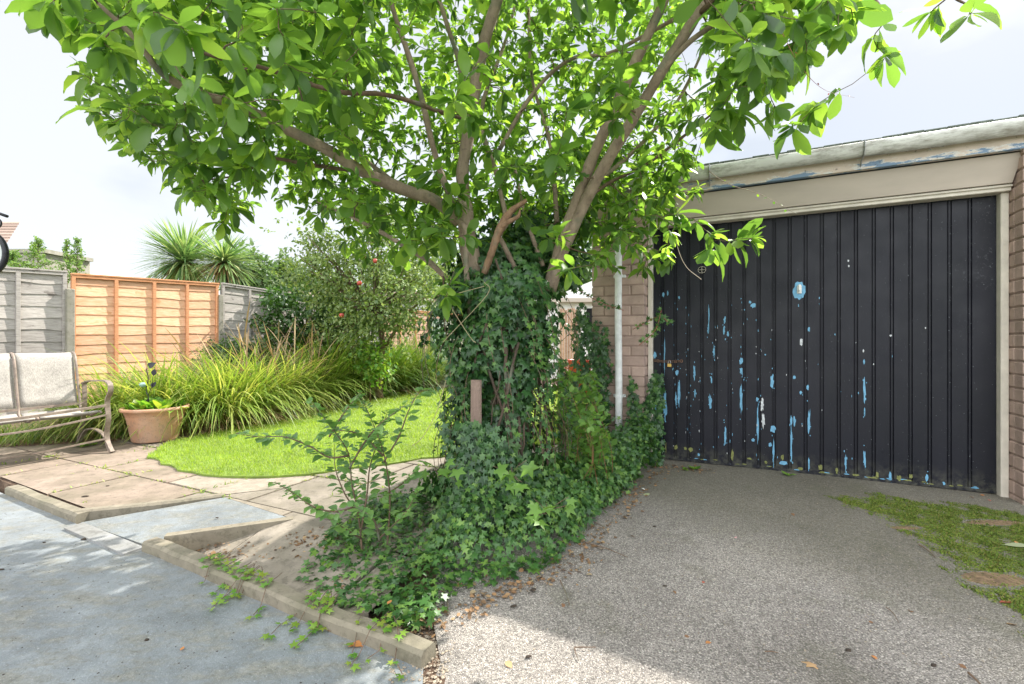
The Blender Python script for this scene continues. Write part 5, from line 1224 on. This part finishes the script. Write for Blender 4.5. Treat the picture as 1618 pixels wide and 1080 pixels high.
for (x, y, lab) in C2: clump(x, y, 700, 1.45, lab, 'sedge_dark', (.6, 2.1), .32, .15, 'dark grass clumps in the far bed', (.010, .02))
# low weeds and thatch under the bench
n = 2600; q = scatter([(-6.2, 3.3), (-4.6, 4.35), (-3.85, 4.65), (-4.0, 5.1), (-4.6, 5.2), (-6.6, 4.4)], n); base = np.column_stack([q, np.full(n, .012)])
p, s = arch_paths(base, rng.uniform(0, 6.28, n), rng.uniform(0, .6, n), rng.uniform(.08, .30, n), rng.uniform(.2, 1.8, n), 6)
o = strips('long_grass', p, s, rng.uniform(.004, .009, n), [.7, 1, 1, .8, .5, .1], M['sedge_dark']); tag(o, 'unkempt green grass and weeds growing under the bench', 'grass', kind='stuff')
n = 900; q = scatter([(-6.0, 3.5), (-4.9, 4.3), (-3.8, 4.68), (-3.5, 4.6), (-3.6, 4.85), (-4.8, 4.6), (-6.0, 3.9)], n); base = np.column_stack([q, np.full(n, .014)])
p, s = arch_paths(base, rng.uniform(0, 6.28, n), rng.uniform(.9, 1.5, n), rng.uniform(.04, .14, n), rng.uniform(.0, .4, n), 4)
o = strips('dead_grass', p, s, rng.uniform(.003, .007, n), [.7, 1, .8, .1], M['straw']); tag(o, 'brown dead grass along the slab edge in front of the bench', 'dead grass', kind='stuff')
# tall dry flower stalks
n = 170; q = np.column_stack([rng.uniform(-4.0, -2.9, n), rng.uniform(5.6, 8.2, n)]); q[:, 0] += (7-q[:, 1])*.1
p, s = arch_paths(np.column_stack([q, np.zeros(n)]), rng.uniform(0, 6.28, n), rng.uniform(0, .2, n), rng.uniform(.9, 1.6, n), rng.uniform(.2, 1.5, n), 8)
o = strips('seed_stalks', p, s, np.full(n, .010), [.4, .4, .6, .7, .8, 1.6, 2, .3], M['straw']); tag(o, 'tall dry seed stalks standing above the grass clumps', 'seed stalks', kind='stuff')
# weeds on the slabs and by the pot
def rosette(x, y, z, n, s, label, mat='bright'):
    root = empty('weed', (x, y, z), label, 'weed', 'weeds in the paving')
    a = rng.uniform(0, 6.28, n); D = np.column_stack([np.cos(a), np.sin(a), rng.uniform(.1, .8, n)]); leaves('leaves', T_OV, np.zeros((n, 3)), D, np.column_stack([-D[:, 0]*.5, -D[:, 1]*.5, np.ones(n)]), rng.uniform(s*.6, s, n), M[mat], root)
for (px, py, n, s, lab) in ((200, 690, 12, .12, 'leafy weed tucked between bench foot and terracotta pot'), (178, 692, 9, .10, 'leafy weed by the bench foot'), (128, 706, 12, .08, 'yellow-green weed rosette on the slabs before the bench'), (150, 703, 8, .05, 'small weed on the slabs between bench and pot'), (262, 697, 6, .05, 'tiny weed in front of the terracotta pot'), (75, 722, 5, .04, 'tiny weed in the joint of the reddish slabs'),
                           (1080, 742, 7, .05, 'small bright weed at the left foot of the garage door'), (1097, 742, 8, .06, 'bright weed at the door threshold, right of another'), (1246, 752, 9, .06, 'bright weed at the middle of the garage threshold'), (445, 848, 5, .05, 'little green weed beside the ramp wall')):
    p = G(px, py, 0 if px != 445 else -.09); rosette(p.x, p.y, .003 if px < 400 or px > 900 else -.09, n, s, lab)
# moss and tiny weeds in the slab joints
q = []
for k in range(3800):
    i = random.randint(-1, 5); s = random.uniform(0, 4.4)
    o_ = Vector((-4.02, 3.97))+V2*(.575*(i-3))
    p = o_+U2*s if random.random() < .7 else Vector((-4.02, 3.97))+U2*(.43*random.randint(0, 8))+V2*random.uniform(-1.5, 1)
    if kc(p.x, p.y)[1] > .1 and (p.x < -1.9 or p.y > 2.9) and not inpoly(p.x, p.y, LP) and p.y < 4.4: 
        if hn(p.x, p.y) > -.1: q.append((p.x+random.gauss(0, .012), p.y+random.gauss(0, .012)))
q = np.array(q); n = len(q); p, s = arch_paths(np.column_stack([q, np.zeros(n)]), rng.uniform(0, 6.28, n), rng.uniform(.2, 1.2, n), rng.uniform(.008, .035, n), rng.uniform(.2, 1, n), 3)
o = strips('joint_weeds', p, s, rng.uniform(.004, .010, n), [1, 1, .2], M['sedge']); tag(o, 'moss and tiny weeds in the joints of the slabs', 'moss', kind='stuff')

# ------------------------------------------------------------------ APPLE TREE, HEDGE, BED SHRUBS
def blobtree(name, base, label, cat, trunk, blobs, nleaf, T, lmat, s0, s1, bark='twig', shell=.55, group=None, stalk=True, spikes=None):
    root = empty(name, base, label, cat, group); off = Vector(base)
    mb = MB(off)
    for pth, r in trunk: pts, rr = catmull(pth, r, 4); mb.tube(pts, rr, 7)
    top = Vector(trunk[0][0][-1]) if trunk else off
    for (c, rx, ry, rz_) in blobs:
        for k in range(5):
            e = Vector((random.gauss(0, .5)*rx, random.gauss(0, .5)*ry, random.gauss(0, .5)*rz_)); a0 = Vector(trunk[0][0][-1]) if trunk else off
            pts, rr = catmull([a0, (a0+Vector(c))/2+e*.3, Vector(c)+e], [.02, .012, .004], 4); mb.tube(pts, rr, 5)
    if trunk or blobs: mb.build('trunk', M[bark], root, True)
    vol = np.array([b[1]*b[2]*b[3] for b in blobs])**.66; cnt = (nleaf*vol/vol.sum()).astype(int); PS = []; NS = []
    for (c, rx, ry, rz_), m_ in zip(blobs, cnt):
        d = nrm(rng.normal(0, 1, (m_, 3))); r = rng.uniform(shell**3, 1, m_)**(1/3)
        lumps = 1+.22*np.sin(5*d[:, 0]+3*d[:, 2]*2+c[0]*3)+.18*np.sin(9*d[:, 1]+7*d[:, 0])
        # clusters
        PS.append(np.array(c)+d*(r*lumps)[:, None]*np.array([rx, ry, rz_])); NS.append(d)
    PS = np.vstack(PS); NS = np.vstack(NS); n = len(PS)
    if spikes:
        extra = []; en = []
        for (a0, a1) in spikes:
            a0, a1 = np.array(a0), np.array(a1); f = rng.uniform(0, 1, 26)[:, None]; extra.append(a0+(a1-a0)*f+rng.normal(0, .02, (26, 3))); en.append(rng.normal(0, 1, (26, 3)))
        PS = np.vstack([PS]+extra); NS = np.vstack([NS]+en); n = len(PS)
    D = nrm(NS*.6+rng.normal(0, .6, (n, 3))+np.array([0, 0, -.25])); N = rng.normal(0, .5, (n, 3))+np.array([0, 0, 1])+NS*.3
    leaves('crown', T, PS, D, N, rng.uniform(s0, s1, n), M[lmat], root, off=tuple(off))
    return root
ab = P(600, 640, 7.9); ab.z = 0
apB = [(P(560, 430, 7.8), .75, .7, .55), (P(620, 400, 7.9), .65, .7, .6), (P(520, 400, 7.7), .45, .5, .38), (P(650, 460, 7.6), .55, .6, .4), (P(590, 490, 7.5), .6, .6, .38), (P(530, 470, 7.8), .5, .6, .45), (P(600, 350, 8.0), .5, .5, .45), (P(680, 420, 8.2), .5, .6, .5), (P(500, 375, 7.6), .28, .3, .18), (P(555, 520, 7.6), .55, .5, .35), (P(640, 500, 7.7), .4, .5, .3), (P(480, 430, 7.7), .35, .4, .3)]
apS = [(P(500, 390, 7.6), P(418, 360, 7.3)), (P(510, 360, 7.7), P(430, 345, 7.5)), (P(520, 370, 7.6), P(460, 338, 7.5)), (P(500, 400, 7.6), P(445, 392, 7.4)), (P(560, 350, 7.8), P(520, 318, 7.7)), (P(600, 340, 7.9), P(575, 300, 7.8)), (P(480, 440, 7.6), P(432, 425, 7.4)), (P(540, 380, 7.6), P(470, 365, 7.3)), (P(650, 380, 7.9), P(690, 330, 7.8)), (P(500, 420, 7.6), P(440, 450, 7.2)), (P(620, 520, 7.5), P(650, 570, 7.2)), (P(530, 500, 7.4), P(490, 545, 7.1)), (P(560, 520, 7.4), P(560, 570, 7.1))]
ap = blobtree('apple_tree', ab, 'apple tree with red apples growing over the far flower bed', 'tree', [([tuple(ab), P(598, 590, 7.9), P(605, 540, 7.85), P(590, 490, 7.8)], [.07, .06, .05, .045]), ([P(610, 545, 7.85), P(640, 500, 7.6), P(670, 470, 7.4)], [.035, .025, .012])],
         apB, 13000, T_AP, 'apple_leaf', .045, .08, shell=.25, spikes=apS)
for (px, py) in ((577, 409), (568, 447), (540, 498), (593, 412)):
    c = P(px, py, 7.02); mb = MB(ab); mb.lathe(c, [(.001, -.034), (.025, -.032), (.036, -.01), (.037, .01), (.028, .03), (.008, .03), (.001, .024)], 12); mb.build('apple', M['apple'], ap, True)
hb_ = [(P(470, 500, 8.0), .7, .35, .45), (P(560, 530, 8.3), .6, .4, .6), (P(455, 545, 8.3), .45, .4, .5), (P(520, 540, 8.6), .6, .4, .55), (P(500, 470, 8.7), .6, .35, .3), (P(540, 490, 8.8), .5, .4, .5), (P(440, 470, 8.4), .25, .25, .2)]
hb0 = P(490, 620, 8.5); hb0.z = 0
blobtree('hedge', hb0, 'dark evergreen climber heaped over the fence left of the apple tree', 'hedge', [([tuple(hb0), P(490, 560, 8.6)], [.04, .03])], hb_, 7500, T_AP, 'hedge', .06, .10, shell=.6)
fz = P(400, 560, 7.6); fz.z = 0
blobtree('feathery_plant', fz, 'feathery dark green plant rising behind the pale grass clumps', 'plant', [([tuple(fz), P(400, 560, 7.5)], [.02, .01])], [(P(385, 560, 7.3), .42, .3, .3), (P(420, 560, 7.5), .3, .3, .28), (P(350, 560, 7.0), .3, .25, .24)], 4200, T_AP, 'hedge', .03, .05, shell=.2)
for (px, py, Z, lab) in ((585, 565, 7.35, 'leafy green bush under the apple tree, behind the long grass'), (625, 570, 9.2, 'leafy green bush right of the apple trunk below the reddish panels'), (455, 590, 7.4, 'leafy dark bush between the pale grass clumps and the lawn'), (500, 560, 8.0, 'yellow-green bush in front of the dark hedge'), (660, 600, 9.8, 'low bush beside the greenhouse base'), (590, 600, 8.3, 'silvery low plant at the lawn edge under the apple tree')):
    b0 = P(px, 600, Z); b0.z = 0; c = P(px, py, Z); blobtree('bush', b0, lab, 'bush', [([tuple(b0), tuple(c)], [.015, .008])], [(c, .32, .3, .3), (P(px+12, py+15, Z-.1), .25, .25, .25)], 700, T_OV, 'pale' if 'silvery' in lab else 'bright', .05, .09, shell=.2)

# ------------------------------------------------------------------ CORDYLINES beyond the fence
def cordy(px, py, Z, R, label, n=260):
    c = P(px, py, Z); b = Vector((c.x+.1, c.y, -.2)); root = empty('cordyline_palm', b, label, 'palm', 'cordylines behind the fence')
    mb = MB(b); mb.tube([b, (c.x+.03, c.y, c.z*.6), c], [.12, .10, .08], 10); mb.build('trunk', M['ivystem'], root, True)
    d = nrm(np.column_stack([rng.normal(0, 1, n), rng.normal(0, 1, n), rng.uniform(-.9, 1.7, n)])); az = np.arctan2(d[:, 1], d[:, 0]); le = np.arccos(d[:, 2])
    p, s = arch_paths(np.tile(np.array(c-b), (n, 1))+d*.06, az, le, R*rng.uniform(.8, 1.1, n), rng.uniform(.0, .9, n), 6); strips('crown', p, s, rng.uniform(.035, .05, n), [.6, .9, 1, .9, .6, .05], M['palm'], root)
    n = 120; az = rng.uniform(0, 6.28, n); p, s = arch_paths(np.tile(np.array(c-b), (n, 1)), az, rng.uniform(1.4, 2.2, n), R*rng.uniform(.5, .9, n), rng.uniform(.4, 1.1, n), 5); strips('dead_skirt', p, s, np.full(n, .035), [.7, 1, 1, .6, .05], M['straw'], root)
cordy(292, 414, 11, 1.05, 'larger cordyline with a dense spiky green head above the orange panel', 620)
cordy(354, 415, 10.5, .85, 'smaller cordyline with a straw-coloured skirt above the grey panel', 380)
# young pale trees behind the grey panel
def spire(px, pyb, pyt, Z, w_, n, label):
    b = P(px, 540, Z); b.z = -.2; t = P(px, pyt, Z); root = empty('young_tree', b, label, 'tree', 'young trees behind the grey fence panel'); mb = MB(b); mb.tube([b, t], [.03, .006], 6); 
    PS = []; 
    z0 = P(px, pyb, Z).z
    for k in range(46):
        f = (k+.5)/46; z = z0+(t.z-z0)*f; a = random.random()*6.28; L = w_*(1.1-f)*random.uniform(.5, 1.1); e = Vector((b.x+L*math.cos(a), b.y+L*math.sin(a), z+L*.25)); s = Vector((b.x, b.y, z-.05)); mb.tube([s, e], [.006, .002], 4)
        for q_ in range(n): ff = random.uniform(.15, 1.05); PS.append(tuple(s+(e-s)*ff+Vector((random.gauss(0, .02), random.gauss(0, .02), random.gauss(0, .02)))))
    mb.build('trunk', M['twig'], root); n_ = len(PS)
    leaves('crown', T_AP, PS, rng.normal(0, 1, (n_, 3)), rng.normal(0, 1, (n_, 3)), rng.uniform(.035, .065, n_), M['pale'], root, off=tuple(b))
spire(60, 440, 376, 11, .55, 26, 'bushier young tree in front of the tiled house, behind the grey panel'); spire(20, 440, 396, 10.5, .5, 20, 'low leafy young tree at the far left, behind the grey panel')
spire(106, 445, 378, 12, .28, 16, 'slim young tree left of a matching one, behind the fence'); spire(122, 445, 375, 12.2, .3, 18, 'slim young tree nearest the orange panel, behind the fence')
# far trees and houses
def fartree(px, py, Z, rx, rz_, label, n=1500, mat='far'):
    b = P(px, 540, Z); b.z = -.2; c = P(px, py, Z)
    blobtree('far_tree', b, label, 'tree', [([tuple(b), (c.x, c.y, c.z)], [.2, .1])], [(c, rx, rx, rz_), (c+Vector((-rx*.6, 0, -rz_*.4)), rx*.7, rx*.6, rz_*.7), (c+Vector((rx*.6, 0, -rz_*.4)), rx*.7, rx*.6, rz_*.7)], n, T_AP, mat, .28, .5, group='distant trees beyond the fence')
fartree(395, 425, 34, 1.5, 1.9, 'rounded dark distant tree right of the cordylines'); fartree(452, 432, 40, 1.0, 1.7, 'small pointed distant tree above the tiled bungalow roof'); fartree(425, 445, 45, 3, 1.0, 'low distant tree between two taller distant ones')
fartree(490, 436, 46, 3, 1.6, 'low distant tree behind the apple tree'); fartree(760, 430, 30, 5, 3, 'broad distant tree behind the ivy-clad trunk', 3000); fartree(900, 400, 22, 3, 2.6, 'tall distant tree behind the white outbuilding', 2600); fartree(620, 440, 40, 5, 2.2, 'broad distant tree behind the apple tree', 2200)
h = empty('bungalow', P(500, 540, 26)-Vector((0, 0, 1.2)), 'low bungalow with a tiled roof beyond the back fence', 'bungalow')
mb = MB(); mb.box((-3.2, 0, 0), (7, 7, 3.6)); mb.build('wall', M['render'], h)
mb = MB(); mb.add([(-3.6, -.4, 3.55), (7.4, -.4, 3.55), (7.4, 3.5, 4.45), (-3.6, 3.5, 4.45), (-3.6, 7.4, 3.55), (7.4, 7.4, 3.55), (-3.6, -.4, 3.45), (7.4, -.4, 3.45)], [(0, 1, 2, 3), (3, 2, 5, 4), (0, 1, 7, 6)])
for k in range(28): mb.box((-3.6+k*.4, -.42, 3.5), (-3.6+k*.4+.2, -.38, 3.6))
mb.build('roof', M['tile'], h)
h = empty('house', P(-60, 540, 24)-Vector((0, 0, 1.2)), 'house with a brown tiled roof at the far left edge behind the fence', 'house')
hz = lambda py: (540-py)/F*24+1.2+.0
mb = MB(); mb.box((-6, 0, 0), (2.4, 8, hz(396))); mb.build('wall', M['render'], h)
mb = MB(); rz0, rz1 = hz(394), hz(330)
for k in range(9):
    f0_, f1_ = k/9, (k+1)/9; xa = 2.8-2.4*f0_; xb = 2.8-2.4*f1_
    mb.add([(-7, -.5+3*f0_, rz0+(rz1-rz0)*f0_+.06), (xa, -.5+3*f0_, rz0+(rz1-rz0)*f0_+.06), (xb, -.5+3*f1_, rz0+(rz1-rz0)*f1_), (-7, -.5+3*f1_, rz0+(rz1-rz0)*f1_), (-7, -.5+3*f0_, rz0+(rz1-rz0)*f0_), (xa, -.5+3*f0_, rz0+(rz1-rz0)*f0_)], [(0, 1, 2, 3), (0, 1, 5, 4)])
mb.build('roof', M['tile'], h)
mb = MB(); mb.box((.4, -.7, hz(403)), (5.1, 2, hz(397))); mb.box((.5, -.6, 0), (4.9, 2, hz(403)-.02)); mb.build('porch', M['concrete'], h)
mb = MB(); mb.box((2.0, -.63, hz(420)), (3.6, -.61, hz(408))); mb.build('window', M['dark'], h)

# ------------------------------------------------------------------ LITTER: fallen leaves, twigs, dark bits
def fallen(px, py, s, mat, label, T=T_MAG, z=None, ang=None, ivyt=False):
    p = G(px, py, 0); p.z = drive_z(p.x, p.y)+.006 if z is None else z+.005
    if z is not None: p = G(px, py, z); p.z = z+.005
    else: p = G(px, py, drive_z(p.x, p.y)); p.z += .006
    a = ang if ang is not None else random.random()*6.28
    o = leaves('fallen_leaf', T_IVY if ivyt else T, [(0, 0, 0)], [(math.cos(a), math.sin(a), .1)], [(random.gauss(0, .2), random.gauss(0, .2), 1)], [s], M[mat]); o.location = p
    return tag(o, label, 'fallen leaf', 'fallen leaves on the ground')
fallen(1298, 1058, .055, 'leaf_tan', 'large curled tan leaf on the driveway at the bottom edge', ivyt=True, ang=2.6)
fallen(1114, 1019, .028, 'leaf_orange', 'small orange leaf on the driveway at the edge of the sunlight', T_OV)
fallen(1583, 862, .10, 'leaf_pale', 'pale green leaf lying on the moss', ang=-.25); fallen(1578, 954, .055, 'leaf_red', 'reddish leaf lying at the lower edge of the moss', ang=.1); fallen(1604, 860, .035, 'leaf_orange', 'little orange leaf on the moss beside the pale green leaf', T_OV)
fallen(1163, 852, .022, 'petal', 'pink petal on the middle of the grey driveway', T_OV); fallen(550, 1024, .062, 'leaf_orange', 'orange-brown long leaf on the blue paving below the kerb', z=ZB, ang=.4); fallen(798, 1046, .04, 'leaf_tan', 'tan leaf on the sunlit part of the driveway', T_OV)
fallen(1588, 987, .035, 'leaf_tan', 'tan curled leaf near the right edge below the moss', T_OV); fallen(1012, 772, .035, 'white', 'white scrap of paper by the ivy at the foot of the downpipe', T_OV)
bpy.data.objects['fallen_leaf.009']['category'] = 'paper scrap'; bpy.data.objects['fallen_leaf.009'].name = 'paper_scrap'; del bpy.data.objects['paper_scrap']['group']
fallen(1015, 783, .05, 'leaf_pale', 'pale green leaf on the driveway beside the ivy mound', ang=.1); fallen(985, 780, .04, 'leaf_tan', 'tan leaf at the ivy edge near the downpipe', T_OV); fallen(905, 845, .07, 'leaf_pale', 'greenish leaf at the ivy edge in the middle of the mound', ang=.2); fallen(868, 885, .06, 'leaf_tan', 'tan leaf against the lower ivy edge', ang=0)
fallen(720, 930, .05, 'leaf_tan', 'tan leaf beside the short bleached stick', T_OV); fallen(612, 957, .03, 'leaf_orange', 'yellow-orange leaf lying in the ivy carpet near the kerb', T_OV, z=.03); fallen(382, 868, .05, 'leaf_tan', 'dry leaf at the foot of the ramp wall', z=-.1); fallen(395, 884, .045, 'leaf_pale', 'pale leaf inside the long kerb near the ramp', z=-.1)
for (px, py, s, m, z) in ((1090, 1008, .02, 'leaf_brown', None), (1250, 812, .03, 'leaf_brown', None), (1440, 970, .025, 'leaf_brown', None), (1375, 1037, .025, 'leaf_orange', None), (1380, 985, .02, 'leaf_brown', None), (1063, 935, .02, 'leaf_brown', None), (1112, 920, .018, 'leaf_red', None), (1530, 1060, .03, 'leaf_brown', None), (890, 955, .025, 'leaf_brown', None), (905, 910, .03, 'leaf_brown', None), (470, 955, .02, 'leaf_brown', ZB), (525, 1000, .03, 'leaf_brown', ZB), (405, 925, .03, 'leaf_orange', ZB), (285, 1030, .02, 'leaf_orange', ZB), (1560, 790, .03, 'leaf_red', None), (1530, 785, .03, 'leaf_brown', None), (1548, 783, .025, 'leaf_orange', None)):
    fallen(px, py, s, m, 'small dry brown or reddish leaf fragment lying on the paving', T_OV, z)
def twig(px0, py0, px1, py1, r, label, z=None):
    a = G(px0, py0, -.03 if z is None else z); b2 = G(px1, py1, -.03 if z is None else z); zz = z if z is not None else None
    for v in (a, b2): v.z = (drive_z(v.x, v.y) if z is None else z)+r+.004
    mid = (a+b2)/2+Vector((random.uniform(-.01, .01), random.uniform(-.01, .01), .004)); mb = MB(a); pts, rr = catmull([a, mid, b2], [r, r*.9, r*.5], 4); mb.tube(pts, rr, 5)
    o = mb.build('fallen_twig', M['twig']); o.location = a; return tag(o, label, 'twig', 'fallen twigs on the ground')
twig(1452, 870, 1478, 888, .003, 'thin pale twig beside the moss on the driveway'); twig(1530, 1053, 1556, 1078, .004, 'dark twig at the bottom right of the driveway'); twig(1400, 960, 1420, 982, .002, 'thin twig in the right middle of the driveway')
twig(908, 1015, 942, 1015, .002, 'reddish twig on the sunlit driveway'); twig(908, 1015, 914, 1034, .002, 'short twig touching a longer one on the sunlit driveway'); twig(922, 866, 992, 888, .0025, 'long thin twig reaching from the ivy onto the driveway'); twig(885, 920, 900, 955, .003, 'crooked dark twig near the ivy edge'); twig(1208, 1022, 1230, 1024, .002, 'brown twig in the lower middle of the driveway')
twig(650, 985, 683, 955, .003, 'bare twig at the kerb end of the ivy'); twig(330, 915, 322, 917, .002, 'tiny twig on the blue paving'); twig(698, 935, 708, 970, .005, 'short bleached stick standing by the gravel gap'); twig(940, 835, 960, 845, .003, 'dark twig on the driveway near the mound')
# dark droppings/debris lumps
def lump(px, py, s, z, label):
    p = G(px, py, z); vs = []; mb = MB(); n = 8
    for r_, zz in ((.5, 0), (1, .25), (.8, .6), (.2, .8)):
        for k in range(n): a = 2*PI*k/n; j = random.uniform(.75, 1.25); vs.append((s*r_*j*math.cos(a), s*.6*r_*j*math.sin(a), s*.6*zz))
    mb.add(vs, [(i*n+k, i*n+(k+1) % n, (i+1)*n+(k+1) % n, (i+1)*n+k) for i in range(3) for k in range(n)]+[tuple(range(n)), tuple(range(3*n, 4*n))]); o = mb.build('debris', M['debris'], None, True); o.location = p; o.rotation_euler = (0, 0, random.uniform(-.3, .5))
    return tag(o, label, 'debris', 'dark bits of debris on the ground')
for (px, py, s, z, lab) in ((134, 852, .018, ZB, 'long dark lump of debris in the upper middle of the blue paving'), (292, 891, .024, ZB, 'mossy dark lump on the blue paving near the long kerb'), (135, 785, .022, 0, 'dark clump on the reddish slabs beside the thin kerb'), (170, 768, .014, 0, 'smaller dark bit on the reddish slabs right of the clump'), (343, 818, .010, -.01, 'dark bit on the blue ramp'), (70, 857, .010, ZB, 'round dark speck on the blue paving left of the long lump'), (2, 900, .012, ZB, 'dark bit at the left edge of the blue paving'), (835, 1038, .012, -.05, 'small dark cone on the sunlit driveway'), (1340, 1028, .013, -.03, 'dark bit on the lower right driveway'), (1475, 1052, .013, -.04, 'dark bit beside the bottom right twig'), (1050, 926, .010, 0, 'dark bit in the centre of the driveway'), (1034, 832, .012, 0, 'dark bit on the driveway level with the mound'), (842, 932, .014, -.02, 'dark bit at the shadow edge near the ivy'), (812, 958, .014, -.03, 'dark bit on sunlit concrete near the ivy'), (232, 1011, .010, ZB, 'dark bit low on the blue paving'), (497, 872, .03, -.1, 'mossy dark clod on the sunken slabs')):
    lump(px, py, s, z, lab)
# specks of dirt
pp = [(x, y, ZB) for x, y in scatter([(-3.4, 3.0), (-2.4, 2.5), (-.4, 1.4), (-.5, 1.2), (-1.6, 1.3), (-3.2, 2.2)], 260)]
pebbles('dirt_specks', pp, .001, .0035, M['debris'], 'small dark specks of dirt scattered on the blue paving', 'dirt')
# leaf litter along the ivy edge and inside the kerb
q = []
edge_ = [G(640, 1000, -.05), G(700, 975, -.04), G(770, 928, -.02), G(850, 900), G(900, 880), G(930, 840), G(975, 800), G(1010, 765), G(1045, 735), G(1120, 745)]
for k in range(620):
    i = random.randint(0, len(edge_)-2); f = random.random(); p = edge_[i].lerp(edge_[i+1], f); q.append((p.x+random.gauss(.03, .05), p.y+random.gauss(-.02, .04)))
q += [(p.x, p.y) for p in [kp(random.uniform(sB+.1, 3.0), abs(random.gauss(.1, .06))+.075) for _ in range(520)]]
q += [(G(500, 870, -.1).x+random.gauss(0, .1), G(500, 880, -.1).y+random.gauss(0, .06)) for _ in range(120)]
n = len(q); zq = np.array([(drive_z(x, y)+.006 if kc(x, y)[0] > 3.3 or x > -.3 else zR(x, y)+.008) for x, y in q])
a = rng.uniform(0, 6.28, n)
o = leaves('leaf_litter', T_OV, np.column_stack([np.array(q), zq]), np.column_stack([np.cos(a), np.sin(a), rng.uniform(0, .4, n)]), np.column_stack([rng.normal(0, .5, (n, 2)), np.ones(n)]), rng.uniform(.008, .03, n), leafmat('litter', [(.12, .07, .04), (.22, .13, .07), (.35, .2, .1), (.42, .32, .2)], (1, 1, 1), .8, .15)); tag(o, 'brown leaf litter along the ivy edge and kerb', 'leaf litter', kind='stuff')
